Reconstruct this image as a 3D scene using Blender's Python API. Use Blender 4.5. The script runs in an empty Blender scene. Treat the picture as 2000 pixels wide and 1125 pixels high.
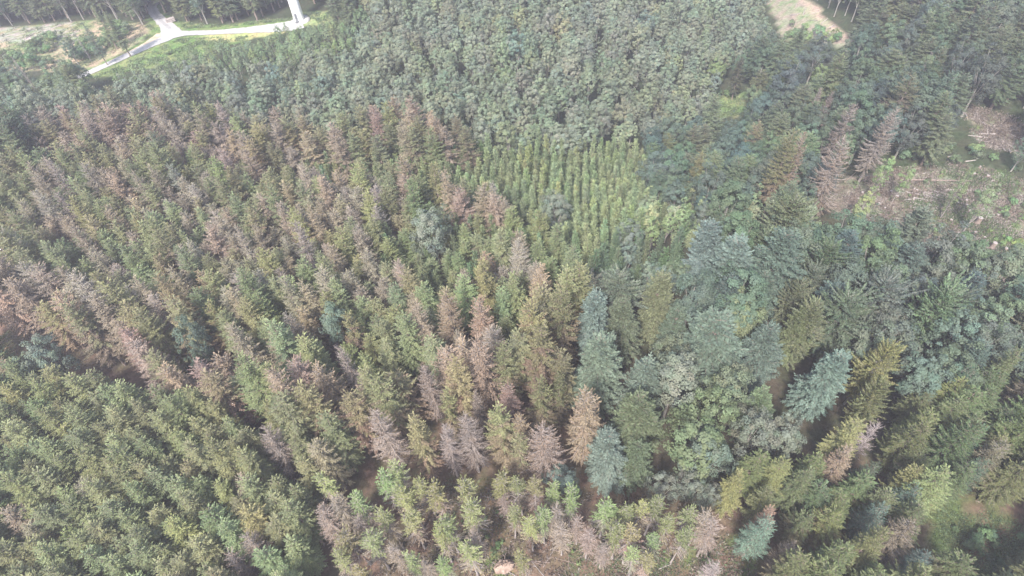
import bpy, math, random
import numpy as np
from mathutils import Matrix, Vector, Euler

S = bpy.context.scene
COL = S.collection
RNG = np.random.default_rng(11)
R = math.radians
# ------------------------------------------------------------------ camera
CAMH = 100.0
FPX = 1192.0            # focal length in photograph pixels (2000 wide)
PITCH = R(50.0); ROLL = R(4.9)
fwd = np.array([0, math.cos(PITCH), -math.sin(PITCH)])
rt0 = np.array([1.0, 0, 0]); up0 = np.cross(rt0, fwd)
rt = rt0*math.cos(ROLL) - up0*math.sin(ROLL)
up = up0*math.cos(ROLL) + rt0*math.sin(ROLL)
cam_d = bpy.data.cameras.new('camera'); cam = bpy.data.objects.new('camera', cam_d); COL.objects.link(cam)
cam_d.sensor_width = 36.0; cam_d.lens = 36.0*FPX/2000.0; cam_d.clip_end = 5000; cam_d.clip_start = 0.5
cam.matrix_world = Matrix(((rt[0], up[0], -fwd[0], 0), (rt[1], up[1], -fwd[1], 0), (rt[2], up[2], -fwd[2], CAMH), (0, 0, 0, 1)))
S.camera = cam
CAM = np.array([0, 0, CAMH])

# ------------------------------------------------------------------ world, sun, exposure
SUN_EL, SUN_AZ = R(50), R(205)      # azimuth clockwise from +Y; the sun stands behind and to the left of the camera
w = bpy.data.worlds.new('World'); S.world = w; w.use_nodes = True
nt = w.node_tree; nt.nodes.clear()
sky = nt.nodes.new('ShaderNodeTexSky'); sky.sky_type = 'NISHITA'; sky.sun_disc = False
sky.sun_elevation = SUN_EL; sky.sun_rotation = SUN_AZ; sky.air_density = 1.6; sky.dust_density = 3.0; sky.ozone_density = 1.0
bg = nt.nodes.new('ShaderNodeBackground'); bg.inputs[1].default_value = 0.14
ow = nt.nodes.new('ShaderNodeOutputWorld')
nt.links.new(sky.outputs[0], bg.inputs[0]); nt.links.new(bg.outputs[0], ow.inputs[0])
sd = bpy.data.lights.new('sun', 'SUN'); sd.energy = 4.1; sd.angle = R(6.0); sd.color = (1.0, 0.945, 0.90)
sun = bpy.data.objects.new('sun', sd); COL.objects.link(sun)
sdir = Vector((math.sin(SUN_AZ)*math.cos(SUN_EL), math.cos(SUN_AZ)*math.cos(SUN_EL), math.sin(SUN_EL)))
sun.rotation_euler = sdir.to_track_quat('Z', 'Y').to_euler(); sun.location = (-60, -60, 160)
S.view_settings.view_transform = 'Standard'; S.view_settings.look = 'None'
S.view_settings.gamma = 1.0; S.view_settings.use_curve_mapping = False
S.view_settings.exposure = 1.12
S.render.film_transparent = False
S.cycles.max_bounces = 5; S.cycles.diffuse_bounces = 3; S.cycles.glossy_bounces = 1
S.cycles.transmission_bounces = 2; S.cycles.transparent_max_bounces = 4; S.cycles.volume_bounces = 1
S.cycles.caustics_reflective = False; S.cycles.caustics_refractive = False
S.render.use_motion_blur = False
S.cycles.use_denoising = True; S.cycles.denoiser = 'OPENIMAGEDENOISE'; S.cycles.denoising_input_passes = 'RGB_ALBEDO_NORMAL'

# ------------------------------------------------------------------ terrain and projection
def sstep(a, b, x):
    t = np.clip((x-a)/(b-a), 0, 1); return t*t*(3-2*t)
def hgt(x, y):
    x = np.asarray(x, float); y = np.asarray(y, float)
    vx = 52 + 0.45*(y-130)
    d = x-vx
    act = sstep(85, 140, y)
    z = -17*np.exp(-(d/34)**2)*act
    z = z + 20*sstep(48, 130, d)*sstep(165, 230, y)
    z = z + 3.5*np.sin(x*0.021+1.0)*np.sin(y*0.026+0.4)*sstep(30, 110, y) + 0.5*np.sin(x*.13+2)*np.sin(y*.11)
    far = sstep(420, 800, np.hypot(x, y-100))
    return z*(1-far)
def project(P):
    P = np.atleast_2d(P) - CAM
    zc = P@fwd
    return np.stack([1000+FPX*(P@rt)/zc, 562.5-FPX*(P@up)/zc], 1), zc
def ray(px, py, H=0.0):
    """ground point whose point at height H above the terrain is seen at this direction"""
    d = fwd + rt*((px-1000)/FPX) + up*((562.5-py)/FPX)
    t = 10.0
    for _ in range(4000):
        q = CAM+d*t
        g = float(hgt(q[0], q[1]))+H
        if q[2] <= g: break
        t += max(0.05, (q[2]-g)*0.35)
        if t > 900: break
    q = CAM+d*t
    return q[0], q[1]
def inpoly(px, py, poly):
    px = np.asarray(px); py = np.asarray(py)
    ins = np.zeros(px.shape, bool); n = len(poly)
    for i in range(n):
        x1, y1 = poly[i]; x2, y2 = poly[(i+1) % n]
        c = ((y1 > py) != (y2 > py)) & (px < (x2-x1)*(py-y1)/((y2-y1)+1e-9)+x1)
        ins ^= c
    return ins

# ------------------------------------------------------------------ materials
def newmat(name):
    m = bpy.data.materials.new(name); m.use_nodes = True
    m.node_tree.nodes.clear(); return m, m.node_tree
def N(t, typ, **kw):
    n = t.nodes.new(typ)
    for k, v in kw.items(): setattr(n, k, v)
    return n
def foliage(name, trans=0.28, jit=0.06, val=0.35):
    m, t = newmat(name)
    at = N(t, 'ShaderNodeAttribute', attribute_name='col')
    ti = N(t, 'ShaderNodeAttribute', attribute_name='tint', attribute_type='INSTANCER')
    oi = N(t, 'ShaderNodeObjectInfo')
    mul = N(t, 'ShaderNodeMix', data_type='RGBA', blend_type='MULTIPLY'); mul.inputs[0].default_value = 1
    t.links.new(at.outputs[0], mul.inputs[6]); t.links.new(ti.outputs[0], mul.inputs[7])
    hs = N(t, 'ShaderNodeHueSaturation'); hs.inputs['Saturation'].default_value = .77
    mh = N(t, 'ShaderNodeMapRange'); mh.inputs[3].default_value = 0.5-jit/2; mh.inputs[4].default_value = 0.5+jit/2
    mv = N(t, 'ShaderNodeMapRange'); mv.inputs[3].default_value = 1-val/2; mv.inputs[4].default_value = 1+val/2
    fr = N(t, 'ShaderNodeMath', operation='FRACT'); m7 = N(t, 'ShaderNodeMath', operation='MULTIPLY'); m7.inputs[1].default_value = 7.31
    t.links.new(oi.outputs['Random'], mh.inputs[0]); t.links.new(oi.outputs['Random'], m7.inputs[0]); t.links.new(m7.outputs[0], fr.inputs[0])
    t.links.new(fr.outputs[0], mv.inputs[0])
    t.links.new(mh.outputs[0], hs.inputs['Hue']); t.links.new(mv.outputs[0], hs.inputs['Value']); t.links.new(mul.outputs[2], hs.inputs['Color'])
    pb = N(t, 'ShaderNodeBsdfPrincipled'); pb.inputs['Roughness'].default_value = 0.6
    pb.inputs['Specular IOR Level'].default_value = 0.25
    tr = N(t, 'ShaderNodeBsdfTranslucent'); mx = N(t, 'ShaderNodeMixShader'); mx.inputs[0].default_value = trans
    o = N(t, 'ShaderNodeOutputMaterial')
    t.links.new(hs.outputs[0], pb.inputs['Base Color']); t.links.new(hs.outputs[0], tr.inputs[0])
    t.links.new(pb.outputs[0], mx.inputs[1]); t.links.new(tr.outputs[0], mx.inputs[2]); t.links.new(mx.outputs[0], o.inputs[0])
    return m
def noisy(name, c1, c2, scale=3.0, rough=0.85, stretch=(1, 1, 1), bump=0.2):
    m, t = newmat(name)
    tc = N(t, 'ShaderNodeTexCoord'); mp = N(t, 'ShaderNodeMapping'); mp.inputs['Scale'].default_value = stretch
    no = N(t, 'ShaderNodeTexNoise'); no.inputs['Scale'].default_value = scale; no.inputs['Detail'].default_value = 5
    cr = N(t, 'ShaderNodeValToRGB'); cr.color_ramp.elements[0].position = .32; cr.color_ramp.elements[1].position = .68
    cr.color_ramp.elements[0].color = (*c1, 1); cr.color_ramp.elements[1].color = (*c2, 1)
    pb = N(t, 'ShaderNodeBsdfPrincipled'); pb.inputs['Roughness'].default_value = rough
    bu = N(t, 'ShaderNodeBump'); bu.inputs['Strength'].default_value = bump; bu.inputs['Distance'].default_value = 0.05
    o = N(t, 'ShaderNodeOutputMaterial')
    t.links.new(tc.outputs['Object'], mp.inputs[0]); t.links.new(mp.outputs[0], no.inputs[0]); t.links.new(no.outputs[0], cr.inputs[0])
    t.links.new(cr.outputs[0], pb.inputs['Base Color']); t.links.new(no.outputs[0], bu.inputs['Height']); t.links.new(bu.outputs[0], pb.inputs['Normal'])
    t.links.new(pb.outputs[0], o.inputs[0])
    return m
M_NEEDLE = foliage('needles', .28, .035, .35)
M_LEAF = foliage('leaves', 0.3, 0.035, 0.28)
M_DEAD = foliage('dead_twigs', 0.1, 0.03, 0.3)
M_BARK = noisy('spruce_bark', (.16, .12, .10), (.30, .24, .21), 4, .9, (1, 1, .3), .4)
M_PALE = noisy('pale_dead_bark', (.22, .19, .18), (.38, .34, .32), 4, .9, (1, 1, .3), .4)
M_BEECH = noisy('grey_bark', (.20, .19, .17), (.34, .32, .29), 3, .85, (1, 1, .4), .3)
M_WOOD = noisy('cut_wood', (.42, .33, .22), (.58, .48, .35), 6, .8)
M_GRAVEL = noisy('pale_gravel', (.33, .32, .315), (.46, .445, .435), 1.3, .95)
M_TRACK = noisy('worn_wheel_track', (.25, .245, .245), (.36, .35, .345), 1.3, .95)
M_WHITE = noisy('white_tower_paint', (.78, .78, .79), (.83, .83, .84), .4, .45, (1, 1, .1), .02)
M_CONC = noisy('foundation_concrete', (.42, .41, .39), (.56, .54, .51), 2, .9)
M_DARK = noisy('dark_steel', (.10, .11, .12), (.16, .17, .18), 3, .5)
M_SAND = noisy('sandy_bank', (.38, .29, .20), (.58, .48, .36), .5, .95)

# ------------------------------------------------------------------ mesh helpers
class MB:
    """collects coloured quads / triangles with a material slot each"""
    def __init__(s): s.v = []; s.f = []; s.c = []; s.m = []; s.n = 0; s.sm = []
    def quads(s, V, C, mi=0):                       # V (k,4,3), C (k,3) or (k,4,3)
        k = len(V)
        if not k: return
        s.v.append(V.reshape(-1, 3)); 
        if C.ndim == 2: C = np.repeat(C[:, None, :], 4, 1)
        s.c.append(C.reshape(-1, 3))
        s.f.append(np.arange(k*4).reshape(k, 4)+s.n); s.m.append(np.full(k, mi)); s.sm.append(np.zeros(k, bool)); s.n += 4*k
    def tube(s, P, rad, sides=6, col=(1, 1, 1), mi=0, cap=False):
        P = np.asarray(P, float); rad = np.asarray(rad, float); k = len(P)
        T = np.gradient(P, axis=0); T /= np.linalg.norm(T, axis=1)[:, None]+1e-9
        ref = np.array([1.0, 0, 0]) if abs(T[0][0]) < .8 else np.array([0, 1.0, 0])
        U = np.cross(T, ref); U /= np.linalg.norm(U, axis=1)[:, None]; W = np.cross(T, U)
        a = np.linspace(0, 2*np.pi, sides, endpoint=False)
        V = P[:, None]+rad[:, None, None]*(np.cos(a)[None, :, None]*U[:, None]+np.sin(a)[None, :, None]*W[:, None])
        i = np.arange(k-1)[:, None]*sides; j = np.arange(sides)[None]; jn = (j+1) % sides
        F = np.stack([i+j, i+jn, i+sides+jn, i+sides+j], -1).reshape(-1, 4)+s.n
        s.v.append(V.reshape(-1, 3)); s.c.append(np.tile(np.array(col, float), (k*sides, 1))); s.f.append(F)
        s.m.append(np.full(len(F), mi)); s.sm.append(np.ones(len(F), bool)); s.n += k*sides
        if cap:
            for ring, rev in ((0, 1), (k-1, 0)):
                vv = V[ring]; c = vv.mean(0)
                Q = np.stack([np.stack([c, vv[q], (vv[q]+vv[(q+1) % sides])/2, vv[(q+1) % sides]]) for q in range(sides)])
                if rev: Q = Q[:, ::-1]
                s.quads(Q, np.tile(np.array(col, float), (len(Q), 1)), mi if cap is True else cap)
    def mesh(s, name, mats):
        me = bpy.data.meshes.new(name)
        V = np.concatenate(s.v); F = np.concatenate(s.f); C = np.concatenate(s.c)
        me.vertices.add(len(V)); me.vertices.foreach_set('co', V.astype(np.float32).ravel())
        me.loops.add(F.size); me.loops.foreach_set('vertex_index', F.astype(np.int32).ravel())
        me.polygons.add(len(F)); me.polygons.foreach_set('loop_start', np.arange(0, F.size, 4, dtype=np.int32))
        me.polygons.foreach_set('loop_total', np.full(len(F), 4, np.int32))
        me.polygons.foreach_set('material_index', np.concatenate(s.m).astype(np.int32))
        me.polygons.foreach_set('use_smooth', np.concatenate(s.sm))
        at = me.color_attributes.new('col', 'FLOAT_COLOR', 'POINT')
        at.data.foreach_set('color', np.hstack([C, np.ones((len(C), 1))]).astype(np.float32).ravel())
        me.update(calc_edges=True)
        for m in mats: me.materials.append(m)
        return me
def merge(a, b, off):
    """one MB out of two, b's material slots shifted"""
    o = MB(); o.v = a.v+b.v; o.c = a.c+b.c; o.m = a.m+[x+off for x in b.m]; o.sm = a.sm+b.sm
    o.f = a.f+[x+a.n for x in b.f]; o.n = a.n+b.n
    return o
def unit(a): return a/(np.linalg.norm(a, axis=-1, keepdims=True)+1e-9)
def cards(P, A, Nn, l, w):
    A = unit(A); W = unit(np.cross(A, Nn))*(w/2)[:, None]; l = l[:, None]
    return np.stack([P-W*.25, P+A*l*.55-W, P+A*l, P+A*l*.55+W], 1)

# ------------------------------------------------------------------ tree prototypes
def trunk_mb(rng, H, r0, sides=7, bend=.25, top=.96, mi=0):
    m = MB(); k = 8; z = np.linspace(-.4, H*top, k)
    bx, by = rng.normal(0, bend, 2)
    P = np.stack([bx*np.sin(z/H*2.4)*.5, by*np.sin(z/H*2.0)*.5, z], 1); P[:, :2] *= (z/H)[:, None]
    rad = r0*(1-.93*(np.clip(z, 0, H)/H)); rad[0] *= 1.35
    m.tube(P, rad, sides, (1, 1, 1), mi)
    return m, P
def spray_tree(rng, H, Rr, base, whorl=.45, nb=6, shape=.8, dome=False, rise=.6, low=-.15, droop=.35, tipup=.25, step=.28,
               tl=.5, tw=.17, hang=.45, colf=None, wood=True, woodcol=(.22, .18, .16), fill=1.0, irr=.22, woodr=.02, hangn=1):
    """tree of side branches round a stem, every branch carrying small sprays; colf(t, rng) is the colour of a branch"""
    m = MB(); z0s = np.arange(H*base, H-.25, whorl)
    Vs = []; Cs = []
    bumps = rng.normal(0, 1, 12)
    for z in z0s:
        t = (H-z)/(H*(1-base))
        if dome: Lw = Rr*math.sqrt(max(0.02, 1-(1-t)**2.2))*(1-.45*max(0, (t-.7)/.3))
        else: Lw = Rr*(t**shape)*(1-.4*max(0, (t-.8)/.2))+.12
        for k in range(nb if t > .12 else max(3, nb-2)):
            if rng.random() > fill: continue
            az = rng.uniform(0, 2*np.pi)
            L = Lw*(1+irr*(.6*math.sin(az*2+bumps[0])+.5*math.sin(az*3+bumps[1]+z*.5)+rng.normal(0, .55)))
            L = max(.25, L)
            zz = z+rng.uniform(-.25, .25)*whorl
            a = rise*(1-t)**1.2+low*t+rng.normal(0, .08)
            n = max(2, int(L/step)); s = np.linspace(.1 if L < 1.5 else .2, 1, n)+rng.uniform(-.02, .02, n)
            h = np.array([math.cos(az), math.sin(az), 0]); sd_ = np.array([-math.sin(az), math.cos(az), 0])
            wob = rng.normal(0, .28 if dome else .06)
            P = h*(L*s)[:, None]+sd_*(wob*L*s**2)[:, None]; P[:, 2] = zz+L*(a*s-droop*(.3+.7*t)*s**2*(1.3-.3*s)+tipup*s**3)
            fw = unit(np.gradient(P, axis=0)) if n > 1 else h[None]
            base_c = np.array(colf(t, rng))
            if wood:
                q = np.vstack([[0, 0, zz-.05], P[::max(1, n//3)], P[-1:]])
                m.tube(q, np.linspace(woodr*(1+L*.5), woodr*.35, len(q)), 3, woodcol, 1)
            if base_c[0] < 0: continue
            for sg in (-1, 1):
                ang = rng.uniform(.7, 1.1, n); l = tl*(.42+.85*(1-s)**.7)*min(1.15, .45+L*.4)*rng.uniform(.75, 1.2, n)
                A = fw*np.cos(ang)[:, None]+sg*sd_*np.sin(ang)[:, None]; A[:, 2] -= hang*rng.uniform(.1, 1, n)
                Nn = np.tile([0, 0, 1.0], (n, 1))+rng.normal(0, .35, (n, 3))
                Vs.append(cards(P, A, Nn, l, tw*rng.uniform(.8, 1.3, n)*np.ones(n)))
                Cs.append(base_c*rng.uniform(.78, 1.2, (n, 1))*(1+.22*s[:, None]))
            # spray along the axis and hanging twigs
            Nn = np.tile([0, 0, 1.0], (n, 1))+rng.normal(0, .4, (n, 3))
            Vs.append(cards(P, fw+rng.normal(0, .15, (n, 3)), Nn, np.full(n, step*1.9), np.full(n, tw*1.15)))
            Cs.append(base_c*rng.uniform(.85, 1.3, (n, 1)))
            for _ in range(hangn):
                A = np.tile([0, 0, -1.0], (n, 1))+fw*.4+rng.normal(0, .35, (n, 3))
                Vs.append(cards(P, A, sd_+rng.normal(0, .6, (n, 3)), tl*rng.uniform(.5, .95, n), np.full(n, tw*.9)))
                Cs.append(base_c*rng.uniform(.7, 1.05, (n, 1)))
    # leader
    k = 6; P = np.tile([0, 0, H-.5], (k, 1))+rng.normal(0, .03, (k, 3)); A = np.tile([0, 0, 1.], (k, 1))+rng.normal(0, .35, (k, 3))
    c0 = np.array(colf(.02, rng)); c0 = np.abs(c0)
    Vs.append(cards(P, A, rng.normal(0, 1, (k, 3)), rng.uniform(.5, 1.0, k), np.full(k, tw))); Cs.append(c0*rng.uniform(.9, 1.3, (k, 1)))
    V = np.concatenate(Vs); C = np.clip(np.concatenate(Cs), 0, .9)
    m.quads(V, C, 0)
    return m
def leafy_tree(rng, H, Rr, base=.35, nclump=60, per=70, size=.34, rc=.26, col=(.09, .12, .05), var=.2, tall=1.0, limbs=7, tops=1):
    """broad crown of leaf clumps of uneven size round limbs"""
    m = MB(); zc = H*(base+(1-base)*.5); rz = H*(1-base)*.5*tall
    Vs = []; Cs = []
    ph = rng.uniform(0, 6.28, 6)
    cent = []
    for i in range(nclump):
        d = rng.normal(0, 1, 3); d[2] = d[2]*.9+.35; d /= np.linalg.norm(d)
        az = math.atan2(d[1], d[0])
        lob = 1+.16*math.sin(2*az+ph[0])+.13*math.sin(3*az+ph[1]+2*d[2])+.1*math.sin(5*az+ph[2])
        rr = rng.uniform(.62, 1.0)*lob
        c = np.array([d[0]*Rr*rr, d[1]*Rr*rr, zc+d[2]*rz*rr*(.9+.15*math.sin(ph[3]+az))]); cent.append(c)
        r_ = rc*Rr*rng.uniform(.65, 1.35)
        n = int(per*(r_/(rc*Rr))**2*rng.uniform(.8, 1.2))
        u = unit(rng.normal(0, 1, (n, 3))+np.array([0, 0, .35])+d*.4); u[:, 2] *= .75
        P = c+u*r_*(rng.uniform(.35, 1, (n, 1))**.5)
        A = unit(rng.normal(0, 1, (n, 3))); Nn = unit(u*.7+d*.9+rng.normal(0, .55, (n, 3))+np.array([0, 0, .4]))
        A = unit(A-Nn*(A*Nn).sum(1, keepdims=True))
        sz = size*rng.uniform(.6, 1.3, n)
        Vs.append(cards(P-A*sz[:, None]*.5, A, Nn, sz, sz*.8))
        cc = np.array(col)*(1+rng.normal(0, var*.35))*np.array([1+rng.normal(0, .07), 1, 1+rng.normal(0, .06)])
        Cs.append(cc*rng.uniform(1-var, 1+var*1.2, (n, 1)))
    m.quads(np.concatenate(Vs), np.clip(np.concatenate(Cs)*1.15, 0, .9), 0)
    for i in range(limbs):
        c = cent[rng.integers(len(cent))]*np.array([.9, .9, 1]); zb = H*base*rng.uniform(.7, 1.3)
        mid = np.array([c[0]*.45, c[1]*.45, zb+(c[2]-zb)*.5])
        m.tube([[0, 0, zb], mid, c], [.035*Rr, .022*Rr, .008*Rr], 4, (1, 1, 1), 1)
    return m

GREEN = (.198, .218, .078); GREEN2 = (.168, .20, .088); YELLOW = (.20, .22, .065); BLUE = (.10, .145, .11)
BROWN = (.205, .15, .095); PINK = (.232, .18, .122); GREY = (.215, .185, .148); OLIVE = (.19, .18, .095)
def mixc(a, b, f): return tuple(np.array(a)*(1-f)+np.array(b)*f)
def c_green(t, r): return mixc(GREEN, GREEN2, r.random())
def c_young(t, r): return mixc((.15, .20, .085), (.18, .235, .11), r.random())
def c_half(top, bot, lim, soft=.15):
    def f(t, r):
        k = np.clip((t-lim+r.normal(0, soft))/.25+.5, 0, 1); return mixc(top, bot, k)
    return f
def c_patch(a, b, p):
    return lambda t, r: mixc(a, b, r.uniform(.7, 1)) if r.random() < p else mixc(a, b, r.uniform(0, .3))

PROTO = {}     # kind -> list of dicts(trunk, crown, whole meshes, height)
def add_proto(kind, H, tr, cr, mats, crown_name='crown', trunk_name='trunk'):
    tmb = tr; cmb = cr
    whole = merge(cmb, tmb, 2)
    PROTO.setdefault(kind, []).append(dict(H=H,
        trunk=tmb.mesh(kind+'_trunk', [mats[2]]), crown=cmb.mesh(kind+'_'+crown_name, mats[:2]), whole=whole.mesh(kind, mats), pn=(trunk_name, crown_name)))
def build_protos():
    r = np.random.default_rng(5)
    U = r.uniform
    for i in range(6):     # full green mature spruce
        H = 22; t, _ = trunk_mb(r, H, .24)
        add_proto('spruce_tree', H, t, spray_tree(r, H, U(2.5, 3.0), .22, .48, 6, .56, colf=c_green), [M_NEEDLE, M_BARK, M_BARK])
    for i in range(5):     # spruce green above, brown below
        H = 22; t, _ = trunk_mb(r, H, .24)
        add_proto('fading_spruce', H, t, spray_tree(r, H, U(2.5, 3.0), .2, .5, 6, .56, hang=.6, fill=.93,
            colf=c_half(mixc(GREEN, OLIVE, U(.2, .9)), BROWN, U(.3, .7), .2)), [M_NEEDLE, M_BARK, M_BARK])
    for i in range(5):     # brown spruce, needles red brown
        H = 22; t, _ = trunk_mb(r, H, .24)
        add_proto('brown_spruce', H, t, spray_tree(r, H, U(2.5, 3.0), .2, .48, 6, .6, hang=.75, tw=.14, fill=.93, tipup=.35, droop=.5,
            colf=c_patch(mixc(PINK, OLIVE, U(0, .5)), BROWN, .4), woodcol=(.34, .28, .25), woodr=.025), [M_DEAD, M_PALE, M_BARK])
    for i in range(5):     # dead spruce, pale twigs and bare branches
        H = 21; t, _ = trunk_mb(r, H, .22)
        add_proto('dead_spruce', H, t, spray_tree(r, H, U(2.4, 2.9), .22, .46, 7, .6, hang=.9, tw=.105, tl=.45, fill=.85, tipup=.45, droop=.6,
            colf=c_patch(PINK, GREY, .55), woodr=.035), [M_DEAD, M_PALE, M_PALE])
    for i in range(4):     # bare grey snag with branches, few twigs
        H = 21; t, _ = trunk_mb(r, H, .2)
        add_proto('bare_spruce', H, t, spray_tree(r, H, U(1.7, 2.3), .3, .5, 6, .55, hang=.3, tw=.06, tl=.4, step=.34, fill=.8, rise=.9, low=.1, droop=.2, tipup=.4,
            colf=c_patch(GREY, (.30, .24, .23), .5), woodr=.04, hangn=0), [M_DEAD, M_PALE, M_PALE], 'branches')
    for i in range(5):     # thin edge spruce: green tuft, dead skirt, long bare stem
        H = 18; t, _ = trunk_mb(r, H, .19)
        lim = U(.38, .62)
        a = spray_tree(r, H, U(1.5, 1.9), .32, .42, 6, .5, hang=.4, tw=.15, tl=.45, irr=.3, fill=.92,
            colf=lambda q, g, lim=lim: mixc((.21, .25, .08), GREEN, g.random()) if q < lim+g.normal(0, .06) else (mixc(PINK, GREY, g.random()) if g.random() < .3 else (-1, 0, 0)), woodr=.03)
        add_proto('thin_spruce', H, t, a, [M_NEEDLE, M_PALE, M_PALE])
    for i in range(4):     # small dead one for the edge
        H = 15; t, _ = trunk_mb(r, H, .16)
        add_proto('small_dead_spruce', H, t, spray_tree(r, H, U(1.3, 1.7), .35, .36, 6, .5, hang=.5, tw=.07, tl=.4, fill=.9, rise=.8, low=.2, droop=.35, tipup=.1,
            colf=c_patch(mixc(PINK, BROWN, .3), GREY, .5), woodr=.03), [M_DEAD, M_PALE, M_PALE])
    for i in range(5):     # young plantation spruce
        H = 10; t, _ = trunk_mb(r, H, .12, 5)
        add_proto('young_spruce', H, t, spray_tree(r, H, U(1.1, 1.35), .08, .32, 7, 1.0, hang=.2, tw=.14, tl=.34, step=.24, rise=.8, low=.05, droop=.15,
            colf=c_young, wood=False), [M_NEEDLE, M_BARK, M_BARK])
    for i in range(5):     # large silver / blue fir
        H = 23; t, _ = trunk_mb(r, H, .3)
        cc = [BLUE, (.10, .145, .085), (.115, .165, .13), (.105, .14, .08), BLUE][i]
        add_proto('fir_tree', H, t, spray_tree(r, H, U(4.4, 5.2), .12, .5, 9, .52, rise=.7, low=-.1, droop=.35, tipup=.12, step=.32, tl=.85, tw=.27, hang=.25, irr=.26,
            colf=lambda q, g, cc=cc: tuple(np.array(cc)*g.uniform(.8, 1.2))), [M_NEEDLE, M_BARK, M_BARK])
    for i in range(5):     # big beech with sprays
        H = 20; t, _ = trunk_mb(r, H, .3, 7, .6, .8)
        cc = [(.115, .145, .08), (.135, .155, .075), (.11, .135, .095), (.12, .15, .09), (.13, .145, .085)][i]
        add_proto('beech_tree', H, t, spray_tree(r, H, U(3.6, 4.4), .2, .4, 12, dome=True, fill=.85, rise=1.2, low=.35, droop=.35, tipup=.05, step=.26, tl=.5, tw=.26, hang=.7, irr=.5,
            colf=lambda q, g, cc=cc: tuple(np.array(cc)*g.uniform(.75, 1.25)*np.array([g.uniform(.92, 1.12), 1, g.uniform(.9, 1.1)])), hangn=1), [M_LEAF, M_BEECH, M_BEECH])
    for i in range(6):     # near broadleaf with clumps
        H = 18; t, _ = trunk_mb(r, H, .28, 7, .6, .75)
        cc = [(.125, .155, .095), (.13, .17, .085), (.11, .15, .10), (.14, .165, .105), (.12, .165, .075), (.135, .15, .105)][i]
        add_proto('broadleaf_tree', H, t, leafy_tree(r, H, U(3.3, 4.2), .25, 110, 62, .3, .19, cc, .16), [M_LEAF, M_BEECH, M_BEECH])
    for i in range(7):     # far forest crown
        H = 17; t, _ = trunk_mb(r, H, .22, 5, .6, .75)
        cc = np.array([(.14, .165, .11), (.135, .165, .10), (.13, .158, .11), (.15, .172, .112), (.145, .162, .115), (.132, .158, .105), (.14, .172, .10)][i])*1.35
        add_proto('forest_tree', H, t, leafy_tree(r, H, U(2.9, 3.5), .28, 120, 48, .27, .165, cc, .12, limbs=4), [M_LEAF, M_BEECH, M_BEECH])
    for i in range(3):     # slender pale tree: birch / larch
        H = 15; t, _ = trunk_mb(r, H, .15, 5, .5, .85)
        add_proto('birch_tree', H, t, leafy_tree(r, H, 2.0, .18, 52, 34, .3, .3, (.16, .20, .09), limbs=8), [M_LEAF, M_PALE, M_PALE])
    for i in range(3):     # feathery larch
        H = 18; t, _ = trunk_mb(r, H, .2, 6, .4)
        add_proto('larch_tree', H, t, spray_tree(r, H, 2.3, .2, .42, 6, .6, hang=.5, tw=.09, tl=.5, rise=.5, low=0, droop=.2, hangn=2,
            colf=lambda q, g: tuple(np.array((.13, .21, .15))*g.uniform(.8, 1.2))), [M_NEEDLE, M_BARK, M_BARK])
    for i in range(4):     # shrub
        H = 3; t, _ = trunk_mb(r, H, .05, 4, .2, .6)
        add_proto('shrub', H, t, leafy_tree(r, H, 1.5, .05, 24, 34, .28, .34, [(.13, .19, .07), (.12, .17, .09), (.16, .21, .08), (.14, .17, .09)][i], limbs=4), [M_LEAF, M_BEECH, M_BEECH])
build_protos()
# ------------------------------------------------------------------ things
def new_obj(name, me, parent=None, loc=None, rot=None, scale=None):
    o = bpy.data.objects.new(name, me); COL.objects.link(o)
    if parent: o.parent = parent
    if loc is not None: o.location = loc
    if rot is not None: o.rotation_euler = rot
    if scale is not None: o.scale = scale
    return o
def tag(o, label, cat, group=None):
    o['label'] = label; o['category'] = cat
    if group: o['group'] = group
    return o
def plant(kind, x, y, H, label, cat, group=None, tint=(1, 1, 1), var=None, wide=1.0, parts=True, lean=0.02):
    ps = PROTO[kind]; p = ps[RNG.integers(len(ps)) if var is None else var % len(ps)]
    s = H/p['H']; z = float(hgt(x, y))
    rot = (RNG.normal(0, lean), RNG.normal(0, lean), RNG.uniform(0, 6.28)); sc = (s*wide, s*wide, s)
    if parts:
        e = new_obj(kind, None, None, (x, y, z), rot, sc); e.empty_display_size = .5
        a = new_obj(p['pn'][0], p['trunk'], e); b = new_obj(p['pn'][1], p['crown'], e)
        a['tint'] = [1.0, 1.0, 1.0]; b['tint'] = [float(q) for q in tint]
    else:
        e = new_obj(kind, p['whole'], None, (x, y, z), rot, sc); e['tint'] = [float(q) for q in tint]
    return tag(e, label, cat, group)
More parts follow.
